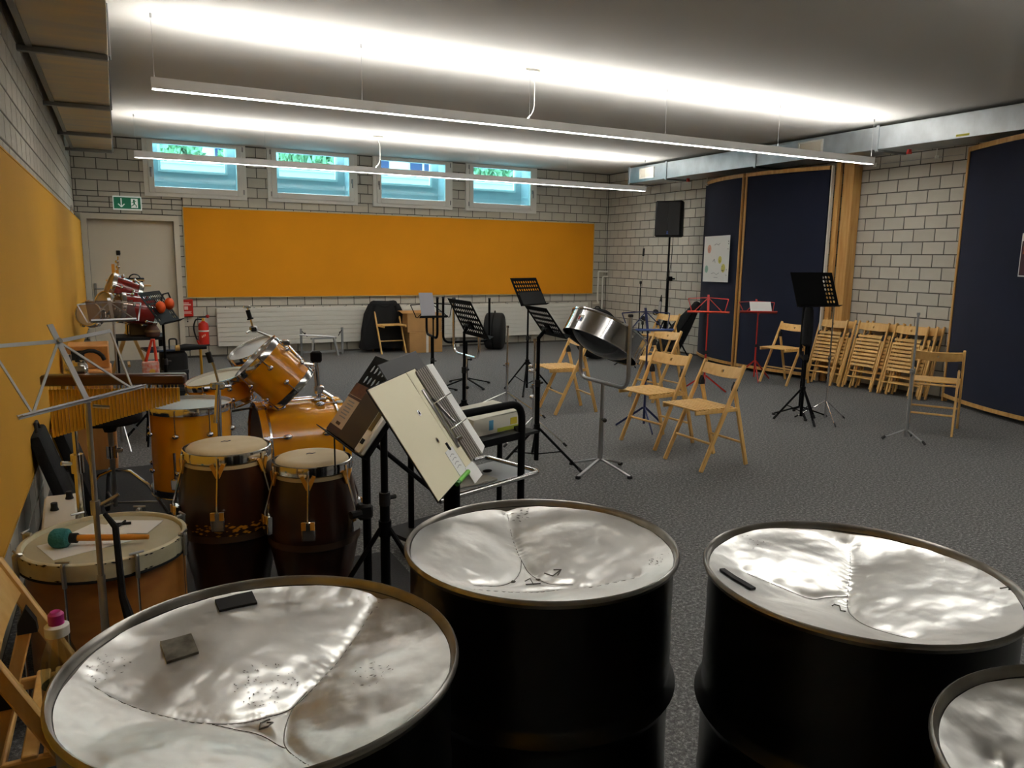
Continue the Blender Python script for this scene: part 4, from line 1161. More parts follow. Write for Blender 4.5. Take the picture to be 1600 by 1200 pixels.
# ================================================================== BROWN BASS DRUM LYING FLAT
def brown_drum():
    x, y, zt, R = -0.093, 2.80, 0.572, 0.252
    root = thing('bass_drum', 'old brown bass drum with worn white hoop lying flat by the wall', 'drum', (x, y, 0))
    part('shell', B().lathe([(R - 0.02, 0.03), (R - 0.014, 0.03), (R - 0.014, zt - 0.05), (R - 0.02, zt - 0.03)], 56), 'brownshell', root)
    part('skin_head', B().lathe([(R - 0.012, zt - 0.022), (R - 0.016, zt - 0.012), (R - 0.03, zt - 0.010), (0, zt - 0.012)], 56), 'oldskin', root)
    part('hoop', B().lathe([(R - 0.013, zt - 0.06), (R + 0.002, zt - 0.06), (R + 0.004, zt - 0.055), (R + 0.003, zt - 0.003), (R - 0.002, zt), (R - 0.010, zt), (R - 0.013, zt - 0.004), (R - 0.013, zt - 0.06)], 56), 'hoopwhite', root)
    part('hoop_edge', B().lathe([(R + 0.0035, zt - 0.064), (R + 0.0055, zt - 0.062), (R + 0.0055, zt - 0.056), (R + 0.0035, zt - 0.054)], 56), 'blackmatt', root)
    part('bottom_hoop', B().lathe([(R - 0.013, 0.0), (R + 0.003, 0.0), (R + 0.003, 0.05), (R - 0.013, 0.05), (R - 0.013, 0.0)], 56), 'hoopwhite', root)
    for k in range(8):
        a = 0.35 + k * PI / 4
        dx, dy = math.cos(a), math.sin(a); tx, ty = -dy, dx; r = R + 0.012
        part('tension_rod', B().tube([(dx * r, dy * r, 0.05), (dx * r, dy * r, zt + 0.01)], 0.004, 6), 'chrome', root)
        c = B(); c.tube(fillet([(dx * r, dy * r, zt - 0.07), (dx * (r + 0.004), dy * (r + 0.004), zt + 0.006), (dx * (R - 0.006), dy * (R - 0.006), zt + 0.004)], 0.008), 0.007, 8)
        c.tube([(dx * r - tx * 0.022, dy * r - ty * 0.022, zt + 0.014), (dx * r + tx * 0.022, dy * r + ty * 0.022, zt + 0.014)], 0.004, 6)
        part('claw_hook', c, 'steelgrey', root)
    g = B(); rs = random.Random(9)
    for k in range(50):
        a = rs.uniform(-PI, 0.6); s = rs.uniform(0.003, 0.012); zz = zt - rs.choice((0.001, 0.004, 0.05)) + rs.uniform(-0.003, 0); r = R + 0.005; dx, dy = math.cos(a), math.sin(a)
        g.bm.faces.new([g.bm.verts.new((dx * r - dy * u, dy * r + dx * u, zz + v)) for u, v in ((-s, 0), (0, -0.003), (s, 0), (0, 0.002))])
    o = part('paint_chips', g, 'blackmatt', root, smooth=False); o['kind'] = 'stuff'
    zp = zt - 0.0095
    def sheet(cx, cy, w, h, rot, z, label):
        s = B(); s.box((0, 0, 0), (w, h, 0.0012), Matrix.Rotation(rot, 3, 'Z'))
        o = link('paper_sheet', s.mesh(False), 'paper', loc=(x + cx, y + cy, z)); tag(o, label, 'paper')
    sheet(-0.055, -0.02, 0.25, 0.17, 0.35, zp, 'white paper under the mallet on the brown drum')
    sheet(0.075, 0.085, 0.18, 0.13, -0.45, zp + 0.0014, 'white paper at the far side of the brown drum head')
    sheet(-0.02, 0.09, 0.1, 0.14, 0.9, zp + 0.0028, 'small white paper between the two sheets on the brown drum')
    mr = thing('bass_drum_mallet', 'drum mallet with teal felt head and wooden handle on the brown drum', 'mallet', (x - 0.1, y - 0.035, zt + 0.02))
    d = Vector((0.94, -0.34, -0.02)).normalized()
    R1 = Vector((0, 0, 1)).rotation_difference(d).to_matrix().to_4x4()
    part('handle', B().lathe([(0, 0.0), (0.010, 0.0), (0.011, 0.05), (0.010, 0.2), (0.008, 0.245), (0, 0.247)], 12, R1), mat('mallet_wood', (216, 140, 46), 0.4), mr)
    part('felt_head', B().lathe([(0, -0.062), (0.022, -0.06), (0.031, -0.05), (0.033, -0.03), (0.03, -0.008), (0.02, 0.0), (0, 0.0)], 16, R1), mat('teal_felt', (44, 112, 110), 0.95, bump=0.5, bscale=120), mr)
    part('ferrule', B().lathe([(0.0, -0.002), (0.017, -0.002), (0.017, 0.022), (0, 0.024)], 12, R1), 'blackmatt', mr)
    k = thing('drum_key', 'small dark drum key lying on paper on the brown drum', 'drum key', (x + 0.05, y + 0.105, zp + 0.004))
    part('shaft', B().tube([(0.03, 0, 0.004), (-0.03, 0.01, 0.004)], 0.005, 8), 'blackmatt', k)
    part('grip', B().tube([(-0.01, -0.022, 0.005), (0.012, 0.03, 0.005)], 0.004, 8), 'blackmatt', k)
brown_drum()

# ================================================================== AMBER DRUM KIT
def drum(name, label, loc, axis, R, H, shell, headm, group, lugs=6, badge=False, spin=0.0, cat='drum', bottom_head=True, double=False, hoopm='chrome'):
    """loc: centre of the bottom edge; axis: direction of the top head"""
    root = thing(name, label, cat, loc, group=group, axis=axis, spin=spin)
    part('shell', B().lathe([(R - 0.008, 0.0), (R, 0.0), (R, H), (R - 0.008, H), (R - 0.008, 0.0)], 48), shell, root)
    part('top_head', B().lathe([(R + 0.002, H - 0.012), (R + 0.001, H + 0.002), (0, H + 0.003)], 48), headm, root)
    part('bottom_head', B().lathe([(R + 0.002, 0.012), (R + 0.001, -0.002), (0, -0.003)], 48), headm, root)
    hp = lambda z, s: [(R + 0.003, z - s * 0.022), (R + 0.012, z - s * 0.022), (R + 0.013, z), (R + 0.008, z + s * 0.016), (R + 0.012, z + s * 0.019), (R + 0.004, z + s * 0.019), (R + 0.003, z), (R + 0.003, z - s * 0.022)]
    part('top_hoop', B().lathe(hp(H, 1), 48), hoopm, root)
    part('bottom_hoop', B().lathe(hp(0, -1), 48), hoopm, root)
    for k in range(lugs):
        a = 2 * PI * k / lugs
        for zc, zo in ((H * 0.72, H), (H * 0.28, 0.0)):
            dx, dy = math.cos(a), math.sin(a)
            l = B().ball((dx * (R + 0.012), dy * (R + 0.012), zc), 0.019, 12, 8, (1, 1, 0.8))
            part('lug', l, 'chrome', root)
            part('tension_rod', B().tube([(dx * (R + 0.014), dy * (R + 0.014), zc), (dx * (R + 0.014), dy * (R + 0.014), zo + (0.012 if zo else -0.012))], 0.0038, 6), 'chrome', root)
    if badge:
        pass
    return root
GK = 'amber drum kit'
ft = drum('floor_tom', 'amber lacquered floor tom standing behind the left conga', (0.307, 4.38, 0.26), (0, 0, 1), 0.205, 0.45, 'amber', 'headclear', GK, 8, spin=0.35, cat='drum')
part('badge', B().box((0.0, -0.21, 0.12), (0.1, 0.008, 0.07), bev=0.003), mat('drum_badge', (70, 66, 60), 0.3, 0.6), ft)
for a in (-2.4, -0.35, 1.7):
    dx, dy = math.cos(a), math.sin(a); r = 0.225
    part('leg', B().tube(fillet([(dx * r, dy * r, 0.24), (dx * r, dy * r, -0.10), (dx * (r + 0.045), dy * (r + 0.045), -0.245)], 0.03), 0.0065, 8), 'chrome', ft)
    part('leg_bracket', B().box((dx * 0.215, dy * 0.215, 0.07), (0.05, 0.045, 0.06), Matrix.Rotation(a, 3, 'Z'), bev=0.006), 'chrome', ft)
    part('leg_tip', B().tube([(dx * (r + 0.043), dy * (r + 0.043), -0.235), (dx * (r + 0.05), dy * (r + 0.05), -0.26)], 0.012, 8), 'rubber', ft)
sn = drum('snare_drum', 'amber snare drum with pale coated head tilted behind the floor tom', (0.55, 5.0, 0.605), (-0.22, -0.03, 1.0), 0.185, 0.15, 'amber', 'head', GK, 8, spin=0.2)
sst = thing('snare_stand', 'chrome stand holding the amber snare drum', 'stand', (0.57, 5.0, 0), group=GK)
part('pole', B().tube([(0, 0, 0.1), (0, 0, 0.55)], 0.013, 10), 'chrome', sst)
part('basket', B().tube([(-0.15, 0, 0.56), (0, 0, 0.535), (0.15, 0, 0.55)], 0.008).tube([(0, -0.14, 0.555), (0, 0, 0.535), (0, 0.14, 0.555)], 0.008), 'chrome', sst)
tripod(sst, 0.015, 0.35, 0.24, 0.3, 'chrome', 0.008, False)
def bass_kit():
    xa, xb, y, R = 0.72, 1.26, 4.92, 0.285
    root = thing('bass_drum', 'amber lacquered bass drum lying on its side behind the right conga', 'drum', (xa, y, R + 0.012), axis=(1, 0.02, 0), group=GK)
    L = xb - xa
    part('shell', B().lathe([(R - 0.01, 0.035), (R, 0.035), (R, L - 0.035), (R - 0.01, L - 0.035), (R - 0.01, 0.035)], 64), 'amber', root)
    for z0, s in ((0.0, 1), (L, -1)):
        part('hoop', B().lathe([(R - 0.006, z0), (R + 0.012, z0), (R + 0.012, z0 + s * 0.05), (R + 0.002, z0 + s * 0.05), (R - 0.006, z0)], 64), 'amber', root)
        part('hoop_band', B().lathe([(R + 0.012, z0 + s * 0.042), (R + 0.015, z0 + s * 0.044), (R + 0.015, z0 + s * 0.056), (R + 0.010, z0 + s * 0.058)], 64), 'chrome', root)
        part('drum_skin', B().lathe([(R - 0.006, z0 + s * 0.02), (R - 0.012, z0 + s * 0.012), (0, z0 + s * 0.014)], 64), mat('dark_drum_skin', (70, 26, 12), 0.5) if z0 == 0 else 'blackmatt', root)
    for k in range(8):
        a = PI / 8 + k * PI / 4; dx, dy = math.cos(a), math.sin(a); r = R + 0.02
        for zc, z0 in ((L * 0.27, 0.0), (L * 0.73, L)):
            part('lug', B().ball((dx * (R + 0.012), dy * (R + 0.012), zc), 0.024, 12, 8, (0.8, 0.8, 1.3)), 'chrome', root)
            part('tension_rod', B().tube([(dx * r, dy * r, zc), (dx * r, dy * r, z0)], 0.0042, 6), 'chrome', root)
            part('claw', B().box((dx * (R + 0.015), dy * (R + 0.015), z0 + (0.02 if z0 == 0 else -0.02)), (0.02, 0.03, 0.045), Matrix.Rotation(a, 3, 'Z'), bev=0.004), 'chrome', root)
    tm = thing('tom_mount', 'chrome tom mount with black arm on top of the bass drum', 'mount', (1.13, y, 2 * R + 0.012), group=GK)
    part('base_plate', B().box((0, 0, 0.012), (0.09, 0.07, 0.022), bev=0.005), 'chrome', tm)
    part('post', B().tube([(0.0, 0, 0.02), (-0.02, 0, 0.30)], 0.017, 12), 'chrome', tm)
    part('post_clamp', B().box((0.005, 0, 0.07), (0.06, 0.06, 0.06), bev=0.01).tube([(0.02, -0.03, 0.06), (0.075, -0.05, 0.02)], 0.014), 'chrome', tm)
    part('arm', B().tube([(-0.02, 0, 0.24), (-0.10, 0.01, 0.25), (-0.16, 0.02, 0.26)], 0.012, 8), 'chrome', tm)
    part('arm_joint', B().box((-0.01, 0, 0.29), (0.07, 0.05, 0.075), bev=0.012), 'black', tm)
    rl = B(); 
    for s in (-1, 1): rl.tube([(0.80, y + 0.0 + s * 0.035, 2 * R + 0.03), (1.09, y + s * 0.035, 2 * R + 0.034)], 0.006)
    rl.box((0.82, y, 2 * R + 0.024), (0.04, 0.09, 0.02), bev=0.004)
    tag(link('mount_rail', rl.mesh(), 'chrome'), 'chrome double rail along the top of the amber bass drum', 'rail', GK)
bass_kit()
n1 = Vector((-0.70, 0.10, 0.70)).normalized()
tc1 = Vector((0.735, 4.82, 0.895))
t1 = drum('rack_tom', 'amber rack tom tilted steeply above the bass drum', tc1 - n1 * 0.285, n1, 0.165, 0.285, 'amber', 'headclear', GK, 6, spin=0.5)
part('badge', B().box((0.168, 0.0, 0.2), (0.006, 0.045, 0.03), bev=0.002), 'head', t1)
n2 = Vector((-0.42, -0.12, 0.88)).normalized()
tc2 = Vector((0.80, 5.45, 0.875))
drum('rack_tom', 'smaller amber rack tom behind the tilted one with grey head', tc2 - n2 * 0.22, n2, 0.16, 0.22, 'amber', 'headclear', GK, 6, spin=0.2)
ts2 = thing('tom_stand', 'chrome stand carrying the rear amber rack tom', 'stand', (0.98, 5.5, 0), group=GK)
part('pole', B().tube([(0, 0, 0.1), (0, 0, 0.85)], 0.014, 10), 'chrome', ts2)
part('arm', B().tube([(0, 0, 0.8), (-0.06, -0.02, 0.8)], 0.01, 8), 'chrome', ts2)
tripod(ts2, 0.015, 0.42, 0.26, 1.0, 'chrome', 0.009, False)
cy = thing('cymbal_boom', 'chrome cymbal boom arm without cymbal rising over the rack tom', 'cymbal arm', (1.08, 4.95, 0.83), group=GK)
part('lower_arm', B().tube([(0.02, 0, -0.06), (-0.145, -0.02, 0.135)], 0.011, 8), 'chrome', cy)
part('joint', B().box((-0.15, -0.02, 0.14), (0.05, 0.04, 0.04), bev=0.008), 'chrome', cy)
part('boom', B().tube([(-0.15, -0.02, 0.14), (-0.345, -0.03, 0.235)], 0.008, 8), 'chrome', cy)
part('tilter', B().box((-0.345, -0.03, 0.235), (0.045, 0.035, 0.04), bev=0.008).tube([(-0.345, -0.03, 0.235), (-0.39, -0.05, 0.215)], 0.006), 'chrome', cy)
part('cymbal_rod', B().tube([(-0.345, -0.03, 0.235), (-0.375, -0.03, 0.37)], 0.0055, 8), 'chrome', cy)
part('felt', B().tube([(-0.362, -0.03, 0.305), (-0.374, -0.03, 0.355)], 0.014, 10).tube([(-0.360, -0.03, 0.297), (-0.362, -0.03, 0.305)], 0.02, 10), 'blackmatt', cy)
part('wing_nut', B().box((-0.377, -0.03, 0.375), (0.045, 0.012, 0.016), bev=0.004), 'chrome', cy)
cs = thing('cymbal_stand', 'chrome cymbal stand without cymbal in front of the floor tom', 'stand', (0.405, 3.93, 0), group=GK)
part('pole', B().tube([(0, 0, 0.08), (0, 0, 0.62)], 0.014, 10), 'chrome', cs)
part('upper_pole', B().tube([(0, 0, 0.6), (0.005, 0, 0.86)], 0.011, 10), 'chrome', cs)
part('collar', B().box((0.0, 0, 0.6), (0.045, 0.045, 0.05), bev=0.01).tube([(0.02, 0, 0.6), (0.06, -0.01, 0.61)], 0.008), 'chrome', cs)
part('tilter', B().box((0.0, 0, 0.88), (0.07, 0.04, 0.035), bev=0.008).tube([(-0.06, 0, 0.872), (0.065, 0, 0.876)], 0.008), 'chrome', cs)
part('boom', B().tube([(0.0, -0.02, 0.89), (-0.02, -0.03, 0.70)], 0.0095, 8).tube([(0.005, 0, 0.90), (-0.01, 0, 0.98), (-0.025, 0, 1.02)], 0.006, 8), 'chrome', cs)
part('felt', B().tube([(-0.023, 0, 1.0), (-0.036, 0, 1.05)], 0.014, 10), 'blackmatt', cs)
tripod(cs, 0.015, 0.3, 0.24, 0.9, 'chrome', 0.009, False)
# drum throne
th = thing('drum_throne', 'drum throne with thin black seat and chrome tripod under the chimes', 'stool', (-0.09, 4.62, 0))
part('seat', B().lathe([(0, 0.60), (0.15, 0.60), (0.165, 0.615), (0.165, 0.655), (0.15, 0.675), (0, 0.68)], 32), 'blackcloth', th)
part('seat_bracket', B().lathe([(0, 0.55), (0.03, 0.55), (0.045, 0.6), (0, 0.6)], 16), 'blackmatt', th)
part('pole', B().tube([(0, 0, 0.12), (0, 0, 0.56)], 0.014, 10), 'steelgrey', th)
part('collar', B().tube([(0, 0, 0.40), (0, 0, 0.47)], 0.028, 10).box((0.03, 0, 0.44), (0.05, 0.02, 0.025), bev=0.005), 'chrome', th)
for k in range(3):
    a = -0.35 + k * 2 * PI / 3; dx, dy = math.cos(a), math.sin(a)
    part('leg', B().tube([(dx * 0.015, dy * 0.015, 0.33), (dx * 0.09, dy * 0.09, 0.32), (dx * 0.18, dy * 0.18, 0.24), (dx * 0.26, dy * 0.26, 0.10), (dx * 0.30, dy * 0.30, 0.015)], 0.010, 8), 'chrome', th)
    part('foot_cap', B().tube([(dx * 0.275, dy * 0.275, 0.07), (dx * 0.302, dy * 0.302, 0.012)], 0.017, 8), 'rubber', th)
    part('brace', B().tube([(0, 0, 0.14), (dx * 0.24, dy * 0.24, 0.14)], 0.006, 6), 'steelgrey', th)

# ================================================================== BAR CHIMES
def chimes():
    p0, p1 = Vector((-0.237, 2.93, 1.098)), Vector((0.178, 2.80, 1.088))
    d = (p1 - p0); L = d.length; ang = math.atan2(d.y, d.x)
    root = thing('bar_chimes', 'golden bar chimes hanging from a dark wooden bar over the brown drum', 'bar chimes', p0, rz=ang)
    part('wood_bar', B().box((L / 2, 0, 0), (L + 0.02, 0.045, 0.037), bev=0.006), 'darkwood', root)
    n = 36
    for k in range(n):
        t = k / (n - 1); x = 0.012 + t * (L - 0.03)
        ln = 0.165 * (1 - t) + 0.048 * t
        c = part('chime_tube', B().tube([(x, 0, -0.032), (x, 0, -0.032 - ln)], 0.0054, 8), 'brass', root)
        part('cord', B().tube([(x, 0, -0.012), (x, 0, -0.033)], 0.0012, 4), 'brass', c)
    st = thing('chime_stand', 'chrome stand pole holding the bar chimes beside the left wall', 'stand', (-0.175, 3.12, 0))
    part('pole', B().tube([(0, 0, 0.05), (0, 0, 0.75)], 0.014, 10), 'chrome', st)
    part('upper_pole', B().tube([(0, 0, 0.72), (0, 0, 1.16)], 0.010, 10), 'chrome', st)
    part('collar', B().tube([(0, 0, 0.72), (0, 0, 0.79)], 0.022, 10).tube([(0, 0, 0.755), (-0.05, -0.02, 0.765)], 0.008), 'chrome', st)
    part('clamp', B().box((0.02, -0.10, 1.13), (0.06, 0.12, 0.025), bev=0.006).box((0.04, -0.17, 1.12), (0.05, 0.04, 0.06), bev=0.01).tube([(0, 0, 1.12), (0.05, -0.05, 1.13)], 0.012), 'chrome', st)
    part('felt_mallet_clip', B().tube(arc((0.07, -0.04, 1.13), 0.045, 0.2, PI, 8, 'xz'), 0.007, 8), 'blackmatt', st)
    tripod(st, 0.015, 0.3, 0.22, 0.5, 'chrome', 0.009, False)
chimes()

# ================================================================== SILVER WIRE MUSIC STAND (left foreground)
def flat(p, q, w, t=0.002, up=(0, 0, 1)): return B().bar(p, q, t, w, up=up)
def wire_stand_front():
    base = Vector((-0.095, 2.32, 0))
    root = thing('wire_music_stand', 'silver folding wire music stand in front of the golden chimes', 'music stand', base)
    u = Vector((0.597, 0.802, 0)); bk = Vector((-0.802, 0.597, 0)); up = (bk * 0.42 + Vector((0, 0, 1)) * 0.907).normalized()
    o = Vector((0, 0, 1.125)); nrm = u.cross(up)
    P = lambda a, b: tuple(o + u * a + up * b)
    part('ledge', B().bar(P(-0.235, 0), P(0.235, 0), 0.012, 0.003, up=tuple(nrm)).bar(Vector(P(-0.235, 0)) + nrm * 0.008, Vector(P(0.235, 0)) + nrm * 0.008, 0.003, 0.016, up=tuple(nrm)), 'steelgrey', root)
    hub = 0.175
    part('centre_bar', B().bar(P(0, -0.01), P(0, hub + 0.05), 0.020, 0.003, up=tuple(nrm)), 'steelgrey', root)
    for s in (-1, 1):
        part('upper_arm', B().bar(P(0, hub), P(s * 0.215, hub + 0.01), 0.010, 0.003, up=tuple(nrm)), 'steelgrey', root)
        part('side_arm', B().bar(P(s * 0.215, hub + 0.01), P(s * 0.19, 0.0), 0.007, 0.003, up=tuple(nrm)), 'steelgrey', root)
        part('diagonal_arm', B().bar(P(0, hub), P(s * 0.185, 0.004), 0.007, 0.003, up=tuple(nrm)), 'steelgrey', root)
    part('hub_rivet', B().tube([tuple(Vector(P(0, hub)) - nrm * 0.008), tuple(Vector(P(0, hub)) + nrm * 0.008)], 0.008, 8), 'chrome', root)
    part('wing_screw', B().tube([P(0.01, -0.02), tuple(Vector(P(0.03, -0.04)) + nrm * 0.03)], 0.005, 6), 'chrome', root)
    part('pole', B().tube([(0, 0, 0.08), (0, 0, 0.62)], 0.011, 10), 'steelgrey', root)
    part('upper_pole', B().tube([(0, 0, 0.6), (0, 0, 1.12)], 0.008, 10), 'steelgrey', root)
    part('strap', B().tube([(0.02, 0, 0.80), (0.045, -0.01, 0.76), (0.05, -0.01, 0.55), (0.075, -0.01, 0.42), (0.06, -0.01, 0.36)], [0.006, 0.009, 0.010, 0.018, 0.026], 6), 'blackcloth', root)
    part('collar', B().tube([(0, 0, 0.80), (0, 0, 0.84)], 0.013, 8).tube([(0, 0, 0.82), (0.06, 0.0, 0.85)], 0.005, 6), 'steelgrey', root)
    for k in range(3):
        a = -0.2 + k * 2 * PI / 3; dx, dy = math.cos(a), math.sin(a)
        part('leg', B().bar((dx * 0.012, dy * 0.012, 0.28), (dx * 0.17, dy * 0.17, 0.012), 0.016, 0.004, up=(-dy, dx, 0)), 'steelgrey', root)
        part('brace', B().bar((dx * 0.012, dy * 0.012, 0.09), (dx * 0.10, dy * 0.10, 0.13), 0.010, 0.003, up=(-dy, dx, 0)), 'steelgrey', root)
wire_stand_front()

# bottle on the left chair, orange ball under it
bt = thing('plastic_bottle', 'clear plastic bottle with a pink cap on the left chair', 'bottle', (-0.165, 1.80, 0.468))
clear = glass_mat('bottle_plastic', (224, 228, 220), 0.14)
part('body', B().lathe([(0, 0.0), (0.034, 0.0), (0.038, 0.01), (0.038, 0.15), (0.034, 0.185), (0.022, 0.22), (0.017, 0.235), (0.017, 0.243)], 24), clear, bt)
part('label_band', B().lathe([(0.0385, 0.05), (0.0388, 0.052), (0.0388, 0.12), (0.0385, 0.122)], 24), mat('bottle_label', (70, 120, 50), 0.5, vscale=14, col2=(190, 150, 130)), bt)
part('collar', B().lathe([(0.018, 0.233), (0.024, 0.235), (0.024, 0.256), (0.018, 0.26), (0, 0.26)], 20), 'white', bt)
part('cap', B().lathe([(0.0155, 0.258), (0.0155, 0.282), (0.010, 0.288), (0, 0.288)], 16), mat('pink_cap', (176, 40, 120), 0.4), bt)
ob = link('rubber_ball', B().ball((0, 0, 0.03), 0.03, 20, 14).mesh(), mat('orange_red_rubber', (205, 60, 28), 0.5), loc=(-0.215, 1.745, 0.0))
tag(ob, 'orange red ball at the foot of the left chair', 'ball')

# ================================================================== BLACK ORCHESTRA STANDS
def desk_frame(c, yaw, tilt):
    a, t = math.radians(yaw), math.radians(tilt)
    u = Vector((math.cos(a), math.sin(a), 0)); bk = Vector((-math.sin(a), math.cos(a), 0))
    v = bk * math.cos(t) + Vector((0, 0, 1)) * math.sin(t)
    return Vector(c), u, v, u.cross(v)
def orchestra_stand(label, base, c, yaw, tilt, w=0.49, h=0.34, legs=0.5, nx=10, ny=6, holes=None, hub=0.36, spread=0.33, lip=0.045, pole_r=0.0125, hr=(0.0145, 0.0165)):
    base = Vector((base[0], base[1], 0)); c, u, v, n = desk_frame(c, yaw, tilt)
    c = c - base
    root = thing('music_stand', label, 'music stand', base)
    mx, mz = 0.03, 0.028
    xs = [-w / 2] + [-w / 2 + mx + (w - 2 * mx) * i / nx for i in range(nx + 1)] + [w / 2]
    zs = [-h / 2] + [-h / 2 + mz + (h - 2 * mz) * j / ny for j in range(ny + 1)] + [h / 2]
    hs = {}
    for i in range(nx):
        for j in range(ny):
            if holes is None or holes(i, j): hs[(i + 1, j + 1)] = hr
    Mx = Matrix((u, -n, v)).transposed().to_4x4(); Mx.translation = c
    part('desk', B().holed(xs, zs, hs, 0.003, Mx), 'black', root)
    e = c - v * (h / 2)
    part('lip', B().bar(e - u * w / 2 + n * lip / 2, e + u * w / 2 + n * lip / 2, 0.003, lip, up=tuple(n)), 'black', root, smooth=False)
    back = c - n * 0.03 - v * 0.05
    br = B(); br.tube([c - n * 0.004 - v * 0.05, back], 0.016, 10); br.box(c - n * 0.008 - v * 0.06, (0.07, 0.012, 0.07), Mx.to_3x3())
    br.tube([back, (0, 0, back.z - 0.06)], 0.014, 10); part('tilt_bracket', br, 'black', root)
    part('tilt_knob', B().tube([back - u * 0.035, back + u * 0.05], 0.013, 8), 'rubber', root)
    part('upper_pole', B().tube([(0, 0, 0.6), (0, 0, back.z - 0.05)], pole_r * 0.85, 10), 'black', root)
    part('pole', B().tube([(0, 0, 0.06), (0, 0, 0.64)], pole_r * 1.15, 10), 'black', root)
    part('height_clamp', B().tube([(0, 0, 0.61), (0, 0, 0.66)], 0.021, 10).tube([(0, 0, 0.635), (0.045, 0.01, 0.635)], 0.009), 'rubber', root)
    part('leg_hub', B().tube([(0, 0, hub - 0.03), (0, 0, hub + 0.03)], 0.024, 10), 'black', root)
    tripod(root, 0.02, hub, spread, legs, 'black', 0.0095, True, 0.3)
    return root, c + base, u, v, n
ms1, c1, u1, v1, n1_ = orchestra_stand('tall black music stand in front of the stacked folding chairs', (5.79, 5.03), (5.794, 4.987, 1.28), -7, 68, legs=-1.9, nx=12, ny=7, holes=lambda i, j: i >= 9, spread=0.25, hub=0.32, hr=(0.0125, 0.0135))
part('pole_cover', B().lathe([(0.02, 0.74), (0.045, 0.76), (0.05, 0.9), (0.04, 1.08), (0.02, 1.14)], 16), 'blackcloth', ms1)
orchestra_stand('black music stand with high desk in front of the right radiator', (4.11, 7.50), (4.1, 7.472, 1.164), 25, 62, legs=-2.2, holes=lambda i, j: j >= 2 or i in (8, 9))
ms2f = B(); c2_, u2_, v2_, n2_ = desk_frame((4.1, 7.472, 1.164), 25, 62); Mx = Matrix((u2_, -n2_, v2_)).transposed()
ms2f.box(c2_ - v2_ * 0.085 + n2_ * 0.010, (0.42, 0.010, 0.15), Mx, bev=0.002)
tag(link('sheet_folder', ms2f.mesh(), 'blackmatt'), 'slim black folder resting on the high black music stand', 'folder')
orchestra_stand('black music stand seen from behind in front of the chrome steel pan', (2.66, 4.69), (2.705, 4.68, 1.082), 84.6, 53.4, w=0.39, h=0.27, legs=-0.95, nx=10, ny=5, spread=0.37, hub=0.30, pole_r=0.016, hr=(0.0122, 0.0165))
orchestra_stand('black music stand seen from behind, beside the black open binder stand', (2.43, 5.49), (2.464, 5.492, 1.05), 88.3, 61.6, legs=0.2)
ld, cl, ul, vl, nl = orchestra_stand('black perforated music stand beside the congas holding a leaflet and a tuner', (0.83, 2.60), (0.774, 2.56, 1.006), -88.6, 54, legs=1.22, nx=10, ny=6, hub=0.52, spread=0.42, pole_r=0.016, hr=(0.0145, 0.0175))
ex = B(); ex.tube([(0.785, 2.68, 0.1), (0.785, 2.68, 0.87)], 0.016, 10)
exr = thing('stand_tube', 'second black upright tube beside the perforated music stand pole', 'tube', (0.785, 2.68, 0))
part('tube', B().tube([(0, 0, 0.0), (0, 0, 0.87)], 0.016, 10), 'black', exr)
part('clamp_knob', B().box((-0.01, 0, 0.57), (0.06, 0.05, 0.06), bev=0.01).tube([(-0.03, -0.02, 0.57), (-0.07, -0.03, 0.57)], 0.016), 'rubber', exr)
def on_desk(c, u, v, n, a, b, w, h, t, name, m, label, cat, off=0.004):
    bb = B(); Mx = Matrix((u, -n, v)).transposed()
    bb.box((0, 0, 0), (w, t, h), Mx, bev=min(0.0015, t * 0.3))
    return tag(link(name, bb.mesh(), m, loc=c + u * a + v * b + n * (off + t / 2)), label, cat)
lf = thing('leaflet', 'brown and cream printed leaflet on the perforated music stand', 'leaflet', cl)
def desk_patch(root, cpos, u, v, n, a, b, w, h, off, m, nm, t=0.001):
    Mx = Matrix((u, -n, v)).transposed(); bb = B(); bb.box(u * a + v * b + n * off, (w, t, h), Mx)
    return part(nm, bb, m, root, smooth=False)
lc = mat('leaflet_cream', (205, 182, 156), 0.6); lw = mat('leaflet_wood_photo', (116, 66, 40), 0.5, vscale=20, col2=(70, 36, 24)); lbk = mat('leaflet_brown', (70, 42, 36), 0.6)
desk_patch(lf, cl, ul, vl, nl, -0.165, -0.06, 0.15, 0.21, 0.004, lc, 'sheet')
desk_patch(lf, cl, ul, vl, nl, -0.165, 0.02, 0.15, 0.05, 0.0052, lw, 'photo_band')
desk_patch(lf, cl, ul, vl, nl, -0.165, -0.012, 0.15, 0.010, 0.0055, lbk, 'title_band')
desk_patch(lf, cl, ul, vl, nl, -0.165, -0.15, 0.15, 0.028, 0.0052, lbk, 'footer_band')
for k in range(6): desk_patch(lf, cl, ul, vl, nl, -0.17 + 0.006 * (k % 2), -0.03 - 0.013 * k, 0.07, 0.0045, 0.0053, pm4, 'text_line')
desk_patch(lf, cl, ul, vl, nl, -0.165, -0.122, 0.045, 0.012, 0.0053, lbk, 'publisher_mark')
br_ = mat('dark_brown_folder', (58, 42, 28), 0.55)
on_desk(cl, ul, vl, nl, 0.035, -0.07, 0.245, 0.19, 0.004, 'brown_folder', br_, 'dark brown card folder on the perforated music stand', 'folder')
tn = thing('tuner', 'white handheld tuner with dark display on the perforated music stand', 'tuner', cl)
def tbox(a, b, w, h, t, off, m, nm, bev=0.0):
    Mx = Matrix((ul, -nl, vl)).transposed(); bb = B(); bb.box(ul * a + vl * b + nl * (off + t / 2), (w, t, h), Mx, bev=bev); return part(nm, bb, m, tn)
tbox(0.205, -0.075, 0.062, 0.185, 0.022, 0.010, 'white', 'body', 0.006)
tbox(0.205, -0.04, 0.034, 0.085, 0.002, 0.032, mat('lcd_display', (74, 70, 48), 0.25), 'display')
